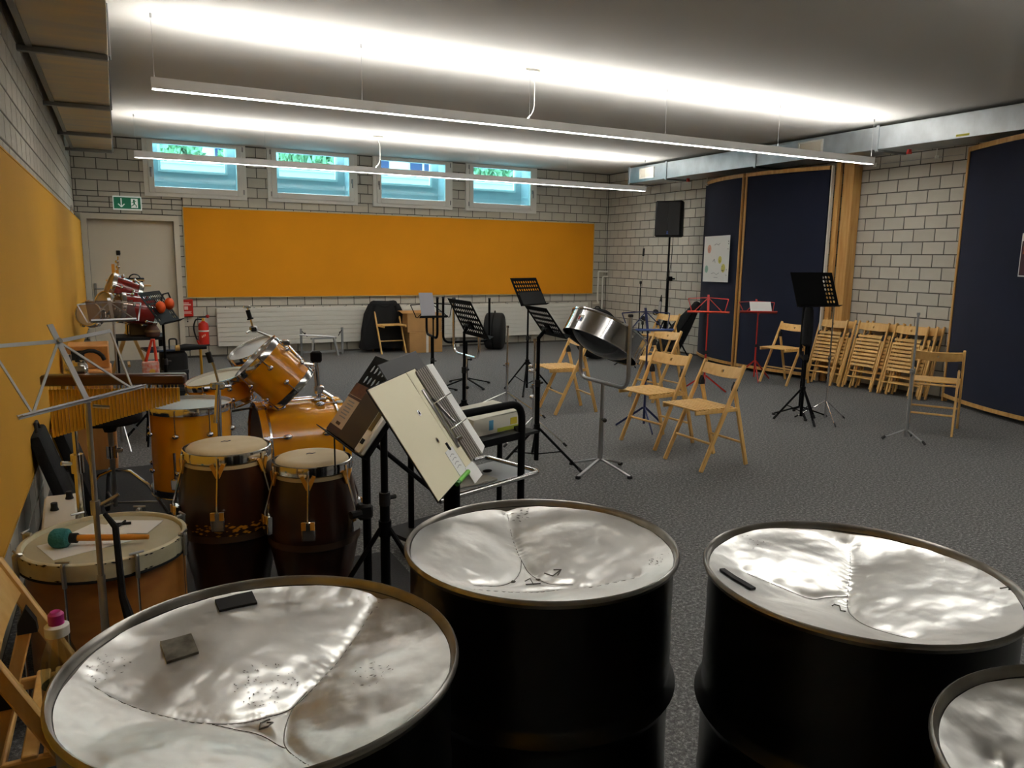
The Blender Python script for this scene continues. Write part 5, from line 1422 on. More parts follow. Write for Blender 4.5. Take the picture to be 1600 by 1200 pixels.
tbox(0.205, -0.125, 0.024, 0.018, 0.004, 0.032, 'blackmatt', 'button', 0.001)
part('cord', B().tube([cl * 0 + ul * -0.05 - vl * 0.17 + nl * 0.03, ul * -0.05 - vl * 0.17 + nl * 0.03 - Vector((0, 0, 0.12))], 0.0015, 4).tube([ul * -0.04 - vl * 0.17 + nl * 0.03, ul * -0.04 - vl * 0.17 + nl * 0.03 - Vector((0, 0, 0.11))], 0.0015, 4), 'blackmatt', tn)

# ---- lever arch binder on its stand
def binder():
    c, u, v, n = desk_frame((0.665, 1.774, 1.078), 52, 56.5)
    st = thing('music_stand', 'black stand holding the open lever arch binder', 'music stand', (0.775, 1.83, 0))
    o = c - Vector((0.775, 1.83, 0)); Mx = Matrix((u, -n, v)).transposed()
    part('desk', B().box(o + u * 0.185 + v * 0.035 - n * 0.012, (0.32, 0.004, 0.345), Mx, bev=0.0015), mat('grey_black_desk', (52, 52, 54), 0.5), st)
    part('lip', B().bar(o + u * 0.01 - v * 0.135 - n * 0.02, o + u * 0.34 - v * 0.135 - n * 0.02, 0.003, 0.03, up=tuple(n)), 'black', st)
    pc = o + u * 0.175 - n * 0.03
    part('tilt_bracket', B().tube([pc + n * 0.02, pc, (0, 0, pc.z - 0.14)], 0.016, 10), 'black', st)
    part('pole', B().tube([(0, 0, 0.05), (0, 0, pc.z - 0.10)], 0.0225, 12), 'black', st)
    tripod(st, 0.025, 0.34, 0.34, PI / 2, 'black', 0.011, False)
    root = thing('ring_binder', 'open lever arch binder with cream inside and thick paper stack', 'binder', c)
    part('left_cover', B().box(-n * 0.003, (0.285, 0.003, 0.32), Mx, bev=0.001), 'blackmatt', root, label='black outer cover board')
    part('left_lining', B().box(n * 0.0, (0.281, 0.0016, 0.314), Mx), 'cream', root, smooth=False)
    part('spine', B().box(u * 0.183 - n * 0.003, (0.08, 0.003, 0.32), Mx, bev=0.001), 'blackmatt', root)
    part('spine_lining', B().box(u * 0.183, (0.079, 0.0016, 0.314), Mx), 'cream', root, smooth=False)
    # finger holes with metal eyelets and an oval slot in the lining
    for a, b in ((0.058, 0.045), (0.064, -0.042)):
        part('eyelet', B().tube([u * a + v * b, u * a + v * b + n * 0.003], 0.0085, 12), 'chrome', root)
        part('eyelet_hole', B().tube([u * a + v * b + n * 0.003, u * a + v * b + n * 0.0035], 0.005, 10), 'blackmatt', root)
    sl = B(); sl.tube([u * 0.108 - v * 0.062 + n * 0.0012, u * 0.108 - v * 0.085 + n * 0.0012], 0.005, 8); part('slot', sl, 'blackmatt', root)
    part('paper_label', B().box(u * 0.102 - v * 0.118 + n * 0.0014, (0.07, 0.0012, 0.075), Mx), 'paper', root, smooth=False)
    lb = B()
    for k in range(4): lb.tube([u * 0.08 - v * (0.098 + 0.012 * k) + n * 0.0025, u * (0.1 + 0.004 * (k % 2)) - v * (0.095 + 0.012 * k) + n * 0.0025, u * 0.115 - v * (0.1 + 0.012 * k) + n * 0.0025], 0.0007, 4)
    part('label_writing', lb, pm4, root)
    # right cover folds back
    ph = math.radians(12)
    ur = u * math.cos(ph) - n * math.sin(ph); nr_ = n * math.cos(ph) + u * math.sin(ph)
    e0 = u * 0.222
    Mr = Matrix((ur, -nr_, v)).transposed()
    part('right_cover', B().box(e0 + ur * 0.1 - nr_ * 0.003, (0.20, 0.003, 0.32), Mr, bev=0.001), 'blackmatt', root)
    # paper stack: sheared block, edges visible on the left, white top page on the right
    T = 0.036
    b = B(); hh = 0.148
    q = [e0 - u * 0.018 + v * hh, e0 - u * 0.018 - v * hh, e0 + ur * 0.02 - v * hh, e0 + ur * 0.02 + v * hh]
    top0 = e0 + n * T * 0.95 + ur * 0.0
    low = [e0 - u * 0.02 + n * 0.004 + v * hh, e0 - u * 0.02 + n * 0.004 - v * hh]
    mid = [top0 + v * hh, top0 - v * hh]
    far = [top0 + ur * 0.15 + v * hh, top0 + ur * 0.15 - v * hh]
    bot = [e0 + ur * 0.15 + v * hh, e0 + ur * 0.15 - v * hh]
    V = [b.bm.verts.new(p) for p in low + mid + far + bot]
    b.bm.faces.new((V[0], V[1], V[3], V[2])); b.bm.faces.new((V[4], V[5], V[7], V[6])); b.bm.faces.new((V[6], V[7], V[1], V[0]))
    b.bm.faces.new((V[0], V[2], V[4], V[6])); b.bm.faces.new((V[1], V[7], V[5], V[3])); b.bm.faces.new((V[2], V[3], V[5], V[4]))
    part('paper_stack', b, mat('paper_edges', (168, 160, 156), 0.85, vscale=1.0, col2=(88, 80, 78), stretch=(220, 220, 220)), root, smooth=False)
    for k in range(12):
        t = (k + 0.5) / 12; a0 = low[0].lerp(mid[0], t); a1 = low[1].lerp(mid[1], t)
        w_ = (a1 - a0).normalized()
        part('sheet_edge', B().bar(a0 - u * 0.0006, a1 - u * 0.0006, 0.0022, 0.0012, up=tuple(n)), 'paper' if k % 2 else pm4, root, smooth=False)
    part('top_page', B().box(top0 + ur * 0.078 + nr_ * 0.001, (0.155, 0.001, 0.297), Mr), 'paper', root, smooth=False)
    for bv in (0.045, -0.04):
        part('ring', B().tube([e0 - u * 0.05 + v * bv, e0 - u * 0.048 + n * 0.03 + v * bv, e0 - u * 0.02 + n * 0.05 + v * bv, e0 + n * 0.052 + v * bv, e0 + ur * 0.03 + n * 0.046 + v * bv], 0.0018, 6), 'chrome', root)
    part('ring_plate', B().box(e0 - u * 0.048 + n * 0.004, (0.016, 0.006, 0.19), Mx, bev=0.002), 'steelgrey', root)
    part('lever', B().tube([e0 - u * 0.045 + v * 0.06 + n * 0.012, e0 - u * 0.045 - v * 0.03 + n * 0.03], 0.004, 6).tube([e0 - u * 0.05 - v * 0.075 + n * 0.01, e0 - u * 0.035 - v * 0.075 + n * 0.02], 0.007, 8), 'chrome', root)
    # green marker clipped to the bottom edge
    g = thing('green_marker', 'green marker pen at the lower edge of the open binder', 'marker pen', c + u * 0.075 - v * 0.162 + n * 0.006)
    part('barrel', B().tube([-u * 0.05 - v * 0.0, u * 0.05 + v * 0.0], 0.0065, 10), mat('marker_green', (110, 190, 70), 0.4), g)
    part('cap', B().tube([-u * 0.07, -u * 0.05], 0.006, 10), mat('marker_dark_green', (40, 110, 40), 0.4), g)
    wp_ = B().box(c + u * 0.17 - v * 0.175 + n * 0.004, (0.09, 0.001, 0.05), Mx); tag(link('paper_slip', wp_.mesh(False), 'paper'), 'white paper slip sticking out below the binder', 'paper')
binder()

# ================================================================== TROLLEY WITH BOX
def trolley():
    root = thing('trolley', 'black tube trolley with a grey shelf behind the middle barrel', 'trolley', (1.45, 3.3, 0))
    P = lambda x, y, z: (x - 1.45, y - 3.3, z)
    part('end_frame', B().tube(fillet([P(1.74, 3.22, 0.05), P(1.74, 3.22, 0.82), P(1.28, 3.05, 0.82), P(1.28, 3.05, 0.05)], 0.09, 7), 0.0185, 12), 'black', root)
    part('rear_frame', B().tube(fillet([P(1.92, 3.82, 0.05), P(1.92, 3.82, 0.60), P(1.3, 3.62, 0.60), P(1.3, 3.62, 0.05)], 0.08, 6), 0.016, 10), 'black', root)
    for z in (0.655,): part('shelf_bar', B().bar(P(1.74, 3.23, z), P(1.28, 3.06, z), 0.03, 0.035).bar(P(1.74, 3.23, z), P(1.86, 3.6, z), 0.025, 0.03), 'black', root)
    part('upper_shelf', B().box(P(1.585, 3.37, 0.648), (0.48, 0.36, 0.014), Matrix.Rotation(0.34, 3, 'Z')), 'blackmatt', root, smooth=False)
    part('diagonal_brace', B().tube([P(1.02, 3.3, 0.66), P(1.30, 3.25, 0.40)], 0.011, 8), 'black', root)
    ch = B(); zz = 0.445
    ch.tube(fillet([P(1.22, 3.02, zz), P(1.86, 3.24, zz), P(1.74, 3.62, zz), P(1.32, 3.5, zz)], 0.04), 0.013, 10); part('chrome_rail', ch, 'chrome', root)
    part('lower_shelf', B().box(P(1.54, 3.30, zz - 0.004), (0.52, 0.30, 0.012), Matrix.Rotation(0.33, 3, 'Z'), bev=0.003), 'greypaint', root)
    part('base_board', B().box(P(1.5, 3.5, 0.10), (0.55, 0.5, 0.02), Matrix.Rotation(0.3, 3, 'Z')), 'blackmatt', root, smooth=False)
    for x, y in ((1.74, 3.22), (1.28, 3.05), (1.92, 3.82), (1.3, 3.62)): part('castor', B().tube([P(x - 0.012, y, 0.028), P(x + 0.012, y, 0.028)], 0.027, 14).tube([P(x, y, 0.03), P(x, y, 0.07)], 0.010, 8), 'rubber', root)
    zt = 0.655
    bx = thing('cardboard_box', 'white printed cardboard box with open lid on the trolley shelf', 'box', (1.63, 3.43, zt), rz=0.34)
    bw = mat('printed_box', (216, 212, 196), 0.6); bb = B(); h = 0.085
    bb.box((0, 0.11, h / 2), (0.36, 0.005, h)).box((-0.178, 0, h / 2), (0.005, 0.22, h)).box((0.178, 0, h / 2), (0.005, 0.22, h)).box((0, 0, 0.003), (0.36, 0.22, 0.006))
    bb.box((0, -0.11, h / 2), (0.36, 0.005, h)); part('body', bb, bw, bx, smooth=False)
    R = Matrix.Rotation(0.10, 3, 'Y') 
    part('lid_flap', B().box((0.0, 0.0, h + 0.012), (0.36, 0.225, 0.004), Matrix.Rotation(-0.03, 3, 'Y') @ Matrix.Rotation(0.07, 3, 'X')), bw, bx, smooth=False)
    part('grass_print', B().box((0.08, -0.1135, 0.012), (0.19, 0.001, 0.02)), mat('print_green', (170, 180, 60), 0.6), bx, smooth=False)
    part('blue_print', B().box((-0.06, -0.1135, 0.045), (0.03, 0.001, 0.05)), mat('print_blue', (90, 160, 200), 0.6), bx, smooth=False)
    part('red_print', B().box((0.16, -0.1135, 0.07), (0.016, 0.001, 0.02)), mat('print_red', (190, 70, 50), 0.6), bx, smooth=False)
    part('yellow_print', B().box((0.105, -0.1135, 0.045), (0.05, 0.001, 0.035)), mat('print_yellow', (200, 180, 50), 0.6), bx, smooth=False)
    rw = B().box((1.50, 3.66, 0.632), (0.28, 0.16, 0.028), Matrix.Rotation(0.3, 3, 'Z'), bev=0.003)
    tag(link('paper_pile', rw.mesh(), 'paper'), 'pile of white paper behind the printed box on the trolley', 'papers')
    sh = B().box((1.47, 3.2, zz + 0.012), (0.22, 0.09, 0.008), Matrix.Rotation(0.2, 3, 'Z')); tag(link('card_strip', sh.mesh(False), mat('grey_card', (150, 148, 136), 0.7)), 'grey card strip lying on the lower trolley shelf', 'card')
    kr = thing('key_ring', 'small dark keys lying on the lower trolley shelf', 'keys', (1.60, 3.32, zz + 0.008))
    part('key_fob', B().ball((0, 0, 0.008), 0.026, 12, 8, (1, 0.6, 0.3)), 'blackmatt', kr); part('key_blade', B().bar((-0.02, 0, 0.006), (-0.11, 0.03, 0.006), 0.008, 0.003), 'steelgrey', kr)
trolley()

# ================================================================== STEEL PAN AND PAN STANDS
def pan_stand(label, x, y, ang, half, zb, ztl, ztr, m, legs=0.785, r=0.014, pole_m=None, flat=False, leg_r=0.34):
    root = thing('pan_stand', label, 'stand', (x, y, 0), rz=ang, group='steel pan stands')
    part('yoke', B().tube(fillet([(-half, 0, ztl), (-half, 0, zb), (half, 0, zb), (half, 0, ztr)], 0.09, 7), r, 10), m, root)
    part('pole', B().tube([(0, 0, 0.09), (0, 0, zb * 0.62)], r * 1.25, 10), pole_m or m, root)
    part('inner_pole', B().tube([(0, 0, zb * 0.6), (0, 0, zb)], r * 1.0, 10), pole_m or m, root)
    part('clamp_screw', B().tube([(0, 0, zb * 0.6), (0.05, -0.01, zb * 0.6)], 0.009, 8).ball((0.055, -0.01, zb * 0.6), 0.016), 'rubber', root)
    for k in range(4):
        a = legs + k * PI / 2; dx, dy = math.cos(a), math.sin(a)
        part('leg', B().bar((0, 0, 0.10), (dx * leg_r, dy * leg_r, 0.018), 0.022, 0.014, up=(0, 0, 1), bev=0.003), pole_m or m, root)
        part('leg_cap', B().box((dx * leg_r, dy * leg_r, 0.012), (0.03, 0.03, 0.022), Matrix.Rotation(a, 3, 'Z'), bev=0.004), 'rubber', root)
    for s, zt in ((-1, ztl), (1, ztr)):
        part('yoke_hook', B().box((s * half, 0, zt + 0.008), (0.03, 0.03, 0.02), bev=0.005), 'rubber', root)
    return root
pan_stand('grey steel stand carrying the chrome steel pan', 3.03, 4.40, -PI / 2, 0.30, 0.66, 0.95, 1.15, 'steelgrey', legs=0.35, leg_r=0.26)
def tenor_pan():
    R = 0.285
    nrm = Vector((0.50, 0.02, 0.86)).normalized()
    root = thing('steel_pan', 'shiny chrome tenor steel pan tilted on a grey stand', 'steel pan', Vector((3.07, 4.40, 1.055)), axis=tuple(nrm))
    part('skirt', B().lathe([(R - 0.004, -0.155), (R, -0.155), (R, -0.008), (R - 0.004, -0.008), (R - 0.004, -0.155)], 64), 'panchrome', root)
    part('rim', B().lathe([(R - 0.006, -0.012), (R + 0.006, -0.010), (R + 0.008, 0.0), (R + 0.003, 0.008), (R - 0.006, 0.006), (R - 0.008, -0.004), (R - 0.006, -0.012)], 64), 'chrome', root)
    part('lower_edge', B().lathe([(R - 0.004, -0.162), (R + 0.003, -0.160), (R + 0.003, -0.152), (R - 0.004, -0.150)], 64), 'chrome', root)
    prof = [((R - 0.006) * math.sin(t * PI / 2 / 14) if t else 0.0, -0.02 - 0.195 * math.cos(t * PI / 2 / 14)) for t in range(15)]
    part('bowl', B().lathe(prof, 64), 'pandark', root)
    stk = part('sticker', B().lathe([(R + 0.001, -0.10), (R + 0.0015, -0.099), (R + 0.0015, -0.051), (R + 0.001, -0.05)], 6, None, 3.25, 3.42), 'paper', root)
    part('sticker_print', B().lathe([(R + 0.002, -0.09), (R + 0.0022, -0.06)], 4, None, 3.27, 3.33), 'extred', stk)
    part('sticker_print', B().lathe([(R + 0.002, -0.095), (R + 0.0022, -0.07)], 4, None, 3.345, 3.40), 'bluelight', stk)
    for s in (-1, 1): part('side_hook', B().tube([(0, s * (R + 0.002), -0.05), (0, s * (R + 0.02), -0.05)], 0.010, 8), 'chrome', root)
tenor_pan()
pan_stand('black pan stand standing empty in front of the right radiator', 3.66, 8.2, 0.0, 0.30, 0.54, 1.06, 1.04, 'black', legs=0.2)
pan_stand('chrome pan stand standing empty behind the binder', 2.65, 5.95, -PI / 2, 0.27, 0.69, 1.16, 0.88, 'chrome', legs=0.5, r=0.012)
pan_stand('dark pan stand standing empty beside the wire music stand with grey sheet', 3.08, 7.85, -PI / 2 - 0.15, 0.27, 0.66, 0.87, 1.09, 'black', legs=0.4)
pan_stand('black pan stand standing empty behind the tall black music stand', 6.02, 5.25, 0.85, 0.28, 0.58, 1.02, 1.10, 'black', legs=0.1, leg_r=0.25)

def tube_stand(label, x, y, ztop, m, legs, r=0.011, hub=0.28, spread=0.28, extra=None, name='percussion_stand'):
    root = thing(name, label, 'stand', (x, y, 0))
    part('pole', B().tube([(0, 0, 0.04), (0, 0, ztop * 0.55)], r * 1.25, 10), m, root)
    part('upper_pole', B().tube([(0, 0, ztop * 0.53), (0, 0, ztop)], r * 0.85, 10), m, root)
    part('collar', B().tube([(0, 0, ztop * 0.53), (0, 0, ztop * 0.57)], r * 1.9, 10).tube([(0, 0, ztop * 0.55), (-0.045, -0.02, ztop * 0.55)], 0.008, 8), m, root)
    part('tip', B().tube([(0, 0, ztop - 0.02), (0, 0, ztop)], r * 1.2, 8), m, root)
    for k in range(3):
        a = legs + k * 2 * PI / 3; dx, dy = math.cos(a), math.sin(a)
        part('leg', B().tube([(dx * 0.012, dy * 0.012, hub), (dx * spread, dy * spread, 0.012)], r * 0.62, 8), m, root)
        part('foot_cap', B().tube([(dx * (spread - 0.03), dy * (spread - 0.03), 0.035), (dx * spread, dy * spread, 0.012)], r * 0.95, 8), 'rubber', root)
    return root
tube_stand('slim chrome stand pole standing behind the trolley', 3.40, 6.62, 0.87, 'chrome', -1.2, hub=0.2, spread=0.5)
s846 = tube_stand('chrome cymbal stand with clear wing knob behind the black music stand', 3.0, 5.35, 0.88, 'chrome', -0.9, hub=0.22, spread=0.30)
part('wing_knob', B().ball((-0.04, -0.02, 0.62), 0.026, 10, 6, (1, 1, 0.8)).ball((-0.045, -0.02, 0.66), 0.018, 8, 6), 'chrome', s846)
part('lower_knob', B().ball((-0.03, -0.02, 0.40), 0.022, 10, 6), 'chrome', s846)
tube_stand('thin chrome stand pole beside the tall black music stand', 6.03, 4.95, 1.14, 'chrome', 0.0, r=0.008, hub=0.2, spread=0.28)
tube_stand('thick grey tripod pole in front of the lone chair at the right', 6.03, 4.09, 1.12, 'greypaint', 2.5, r=0.011, hub=0.10, spread=0.2)

# ================================================================== FOLDING WIRE MUSIC STANDS
def wire_stand(label, base, zl, uang, m, ledge_m, half=0.235, sheet=None, lean=0.42, legz=0.26, spread=0.26, hub=0.17):
    root = thing('wire_music_stand', label, 'music stand', (base[0], base[1], 0))
    u = Vector((math.cos(uang), math.sin(uang), 0)); bk = Vector((-math.sin(uang), math.cos(uang), 0)); up = (bk * lean + Vector((0, 0, 1))).normalized(); nn = u.cross(up)
    o = Vector((0, 0, zl)); P = lambda a, b, c=0.0: o + u * a + up * b + nn * c
    part('ledge', B().bar(P(-half, 0, 0.015), P(half, 0, 0.015), 0.003, 0.035, up=tuple(nn)).bar(P(-half, 0.006, 0.032), P(half, 0.006, 0.032), 0.012, 0.002, up=tuple(nn)), ledge_m, root)
    part('centre_bar', B().bar(P(0, -0.02), P(0, hub + 0.05), 0.024, 0.003, up=tuple(nn)), m, root)
    for s in (-1, 1):
        part('upper_arm', B().bar(P(0, hub + 0.015), P(s * 0.225, hub), 0.010, 0.003, up=tuple(nn)), m, root)
        part('side_arm', B().bar(P(s * 0.225, hub), P(s * 0.18, 0.0), 0.009, 0.003, up=tuple(nn)), m, root)
        part('diagonal_arm', B().bar(P(0, hub + 0.015), P(s * 0.17, 0.0), 0.009, 0.003, up=tuple(nn)), m, root)
    part('upper_pole', B().tube([(0, 0, zl * 0.5), (0, 0, zl)], 0.008, 8), m, root)
    part('pole', B().tube([(0, 0, 0.05), (0, 0, zl * 0.52)], 0.011, 8), m, root)
    part('height_screw', B().tube([(0, 0, zl * 0.51), (0.03, -0.01, zl * 0.51)], 0.007, 6).tube([(0, 0, zl * 0.5), (0, 0, zl * 0.54)], 0.015, 8), 'rubber', root)
    for k in range(3):
        a = uang + 0.5 + k * 2 * PI / 3; dx, dy = math.cos(a), math.sin(a)
        part('leg', B().bar((dx * 0.012, dy * 0.012, legz), (dx * spread, dy * spread, 0.012), 0.018, 0.008, up=(-dy, dx, 0)), m, root)
    if sheet:
        a, b, w, h, sm, lab = sheet
        bb = B(); bb.box(P(a, b, 0.006), (w, 0.0015, h), Matrix((u, -nn, up)).transposed())
        o2 = link('sheet_music', bb.mesh(False), sm, loc=(base[0], base[1], 0)); tag(o2, lab, 'sheet')
    return root
wire_stand('blue folding music stand behind the chrome steel pan', (4.2, 5.42), 0.90, -0.32, 'blue', 'bluelight', legz=0.2)
wire_stand('red folding music stand in front of the poster screen', (5.98, 6.62), 0.945, -0.66, 'red', mat('bright_red_ledge', (224, 66, 30), 0.4), legz=0.22, spread=0.3)
wire_stand('red folding music stand with a white sheet before the navy screen', (7.3, 7.15), 0.88, -0.55, 'red', 'red', sheet=(0.04, 0.10, 0.27, 0.15, MT['paper'], 'white sheet lying on the red music stand'), lean=0.8)
wire_stand('black wire music stand with a grey sheet near the cardboard boxes', (2.86, 7.25), 0.915, -0.05, 'black', 'black', sheet=(-0.05, 0.14, 0.15, 0.26, mat('grey_sheet', (150, 150, 156), 0.7), 'grey translucent sheet on the black wire stand'), half=0.15, hub=0.14)

# ================================================================== ALONG THE FAR WALL
def extinguisher():
    root = thing('fire_extinguisher', 'red fire extinguisher with black hose on the far wall', 'extinguisher', (1.083, YB - 0.13, 0.2))
    part('cylinder', B().lathe([(0, 0.0), (0.06, 0.0), (0.073, 0.015), (0.073, 0.28), (0.06, 0.325), (0.028, 0.345), (0.02, 0.36), (0, 0.36)], 28), 'extred', root)
    part('base_ring', B().lathe([(0.066, -0.012), (0.075, -0.012), (0.076, 0.012), (0.066, 0.012)], 28), 'blackmatt', root)
    part('label_band', B().lathe([(0.0735, 0.20), (0.0742, 0.201), (0.0742, 0.222), (0.0735, 0.223)], 28), 'paper', root)
    for k in range(3): part('pictogram', B().box((-0.03 + 0.02 * k, -0.073, 0.13 + 0.012 * k), (0.014, 0.006, 0.03)), mat('ext_print', (226, 190, 170), 0.5), root, smooth=False)
    part('valve', B().tube([(0, 0, 0.35), (0, 0, 0.40)], 0.022, 12), 'brass', root)
    part('handle', B().box((-0.01, 0, 0.415), (0.11, 0.025, 0.02), bev=0.005).box((0.06, -0.005, 0.425), (0.05, 0.04, 0.04), bev=0.01), 'blackmatt', root)
    part('trigger', B().ball((0.062, -0.02, 0.425), 0.026, 12, 8), 'extred', root)
    part('pin', B().tube([(0.01, 0, 0.41), (0.012, 0, 0.50)], 0.004, 6), 'steelgrey', root)
    part('hose', B().tube(fillet([(-0.02, 0, 0.38), (-0.10, 0, 0.39), (-0.14, -0.01, 0.28), (-0.12, -0.02, 0.14), (-0.075, -0.03, 0.03)], 0.08), 0.011, 8), 'rubber', root)
    part('nozzle', B().tube([(-0.10, -0.025, 0.08), (-0.065, -0.03, 0.01)], [0.013, 0.02], 10), 'extred', root)
    part('wall_bracket', B().box((0, 0.10, 0.2), (0.04, 0.06, 0.12)), 'blackmatt', root, smooth=False)
    bx = thing('fire_blanket_box', 'red fire blanket box on the brick wall beside the door', 'fire blanket', (0.868, YB - 0.025, 0.745))
    part('case', B().box((0, 0, 0), (0.19, 0.045, 0.25), bev=0.006), 'extred', bx)
    wm = mat('box_print', (236, 200, 190), 0.5)
    for w, z, h in ((0.08, 0.075, 0.012), (0.13, 0.05, 0.02), (0.05, 0.0, 0.05), (0.14, -0.05, 0.008), (0.13, -0.065, 0.008), (0.14, -0.08, 0.008)): part('print_line', B().box((0, -0.0235, z), (w, 0.002, h)), wm, bx, smooth=False)
    part('pull_tab', B().tube([(0.005, 0, -0.125), (0.01, -0.005, -0.19)], 0.003, 6).ball((0.012, -0.005, -0.2), 0.01), 'blackmatt', bx)
extinguisher()
def carton(label, c, s, tape=False, flap=False):
    root = thing('cardboard_carton', label, 'carton', c, rz=-0.03)
    part('body', B().box((0, 0, s[2] / 2), s, bev=0.003), 'cardboard', root)
    if tape: part('tape', B().box((0.02, -s[1] / 2 - 0.001, s[2] / 2), (0.04, 0.002, s[2])), 'white', root, smooth=False)
    if flap:
        for sg in (-1, 1): part('flap', B().box((-0.1, sg * s[1] * 0.25, s[2] + 0.02), (s[0] * 0.95, s[1] * 0.5, 0.004), Matrix.Rotation(sg * -0.16, 3, 'X')), 'cardboard', root, smooth=False)
    else: part('seam', B().box((0, 0, s[2] + 0.0008), (s[0] * 0.98, 0.05, 0.0012)), 'cardboard', root, smooth=False)
carton('large cardboard carton standing on the floor by the radiator', (4.40, 11.66, 0), (0.56, 0.42, 0.335), tape=True)
carton('cardboard carton with open flaps on top of the larger one', (4.38, 11.66, 0.3365), (0.58, 0.40, 0.30), flap=True)
def round_case(label, c, R, T, ang, name='drum_case'):
    root = thing(name, label, 'drum case', (c[0], c[1], 0), rz=ang)
    Mx = Matrix.Translation((0, 0, R)) @ Matrix.Rotation(PI / 2, 4, 'X')
    part('shell', B().lathe([(0, -T / 2), (R * 0.9, -T / 2), (R * 0.97, -T / 2 + 0.015), (R, -T / 2 + 0.04), (R, T / 2 - 0.04), (R * 0.97, T / 2 - 0.015), (R * 0.9, T / 2), (0, T / 2)], 40, Mx), 'blackmatt', root)
    part('zip_band', B().lathe([(R + 0.001, -0.01), (R + 0.004, -0.008), (R + 0.004, 0.008), (R + 0.001, 0.01)], 40, Mx), 'black', root)
    part('handle', B().tube([(-0.06, 0, 2 * R - 0.002), (-0.03, 0, 2 * R + 0.03), (0.03, 0, 2 * R + 0.03), (0.06, 0, 2 * R - 0.002)], 0.008, 8), 'rubber', root)
round_case('round black drum case standing on edge before the right radiator', (5.66, 11.5), 0.31, 0.30, 0.95)
round_case('round black drum case on edge behind the chrome steel pan', (6.6, 9.8), 0.39, 0.2, 0.1)
def floor_rack():
    root = thing('metal_rack', 'low grey tubular metal rack on the floor before the left radiator', 'rack', (2.78, 11.72, 0))
    for s in (-1, 1):
        part('upright', B().bar((s * 0.32, 0.05, 0.0), (s * 0.32, 0.05, 0.42), 0.03, 0.03), 'greypaint', root, smooth=False)
        part('foot', B().bar((s * 0.20 - s * 0.04, -0.06, 0.27), (s * 0.20, -0.14, 0.0), 0.03, 0.03), 'greypaint', root, smooth=False)
        part('strut', B().tube([(s * 0.31, 0.03, 0.38), (s * 0.24, -0.02, 0.30)], 0.006, 6).ball((s * 0.27, 0.0, 0.35), 0.012), 'blackmatt', root)
    part('cross_rail', B().bar((-0.32, 0.05, 0.05), (0.32, 0.05, 0.05), 0.03, 0.03).bar((-0.20, -0.06, 0.27), (0.20, -0.06, 0.27), 0.025, 0.025), 'greypaint', root, smooth=False)
    part('slack_cord', B().tube([(-0.36, 0.0, 0.33), (0.0, -0.03, 0.30), (0.16, -0.05, 0.285)], 0.012, 6), 'steelgrey', root)
floor_rack()
# corner with gig bags and microphone stands
def gig_bag(label, p0, p1, w, t, up):
    root = thing('gig_bag', label, 'gig bag', (p0[0], p0[1], 0))
    a, b = Vector((0, 0, p0[2])), Vector(p1) - Vector((p0[0], p0[1], 0)); d = (b - a).normalized()
    bb = B(); L = (b - a).length
    prof = [(0.0, 0.30), (0.04, 0.42), (0.2, 0.5), (0.42, 0.44), (0.62, 0.36), (0.85, 0.22), (0.97, 0.18), (1.0, 0.12)]
    x = d.cross(Vector(up)).normalized(); y = x.cross(d)
    rings = []
    for s, ww in prof:
        rings.append([bb.bm.verts.new(a + d * L * s + x * w * 2 * ww * math.cos(q * PI / 6) * 0.5 + y * t * (0.5 + 0.3 * ww) * math.sin(q * PI / 6)) for q in range(12)])
    for r0, r1 in zip(rings[:-1], rings[1:]):
        for q in range(12): bb.bm.faces.new((r0[q], r0[(q + 1) % 12], r1[(q + 1) % 12], r1[q]))
    bb.bm.faces.new(rings[0][::-1]); bb.bm.faces.new(rings[-1])
    part('bag_body', bb, 'blackcloth', root)
    part('strap', B().tube([a + d * L * 0.2 + y * t * 0.8, a + d * L * 0.45 + y * (t + 0.03), a + d * L * 0.8 + y * t * 0.6], 0.014, 6), 'black', root)
    part('pocket', B().box(a + d * L * 0.28 + y * t * 0.65, (w * 0.55, L * 0.25, 0.05), Matrix((x, d, y)).transposed(), bev=0.02), 'blackmatt', root)
gig_bag('black gig bag leaning on the navy screen edge in the corner', (7.45, 9.25, 0.05), (7.95, 9.02, 0.90), 0.36, 0.12, (-0.5, -0.85, 0.2))
gig_bag('second black gig bag lying on the floor beside the loudspeaker stand', (7.0, 8.98 + 0.25, 0.17), (7.3, 9.95, 0.17), 0.40, 0.14, (-1, 0, 0.3))
def mic_stand(label, x, y, z, boom, mics, group='microphone stands in the corner'):
    root = thing('microphone_stand', label, 'mic stand', (x, y, 0), group=group)
    part('pole', B().tube([(0, 0, 0.05), (0, 0, z)], 0.009, 8), 'black', root)
    tripod(root, 0.012, 0.16, 0.22, 0.3, 'black', 0.007, False)
    part('boom', B().tube([(-boom[0] * 0.2, -boom[1] * 0.2, z - boom[2] * 0.2), boom_end(boom, z)], 0.007, 8), 'steelgrey', root)
    part('boom_clamp', B().box((0, 0, z), (0.035, 0.03, 0.045), bev=0.006), 'rubber', root)
    e = Vector(boom_end(boom, z))
    if mics:
        part('microphone', B().ball(e + Vector((0, -0.02, 0.01)), 0.045, 14, 10), 'blackmatt', root)
        part('microphone_ring', B().lathe([(0.044, -0.008), (0.048, -0.006), (0.048, 0.006), (0.044, 0.008)], 20, Matrix.Translation(e + Vector((0, -0.02, 0.01))) @ Matrix.Rotation(0.7, 4, 'X')), 'chrome', root)
    else:
        part('grip', B().tube([e, e + Vector(boom).normalized() * 0.12], 0.016, 8), 'rubber', root)
def boom_end(b, z): return (b[0], b[1], z + b[2])
mic_stand('tall thin boom stand leaning its arm up beside the loudspeaker pole', 7.45, 9.85, 1.18, (0.02, -0.01, 0.42), False)
mic_stand('low microphone stand with round black microphone left of the corner chair', 6.55, 8.85, 0.55, (0.12, -0.1, 0.14), True)
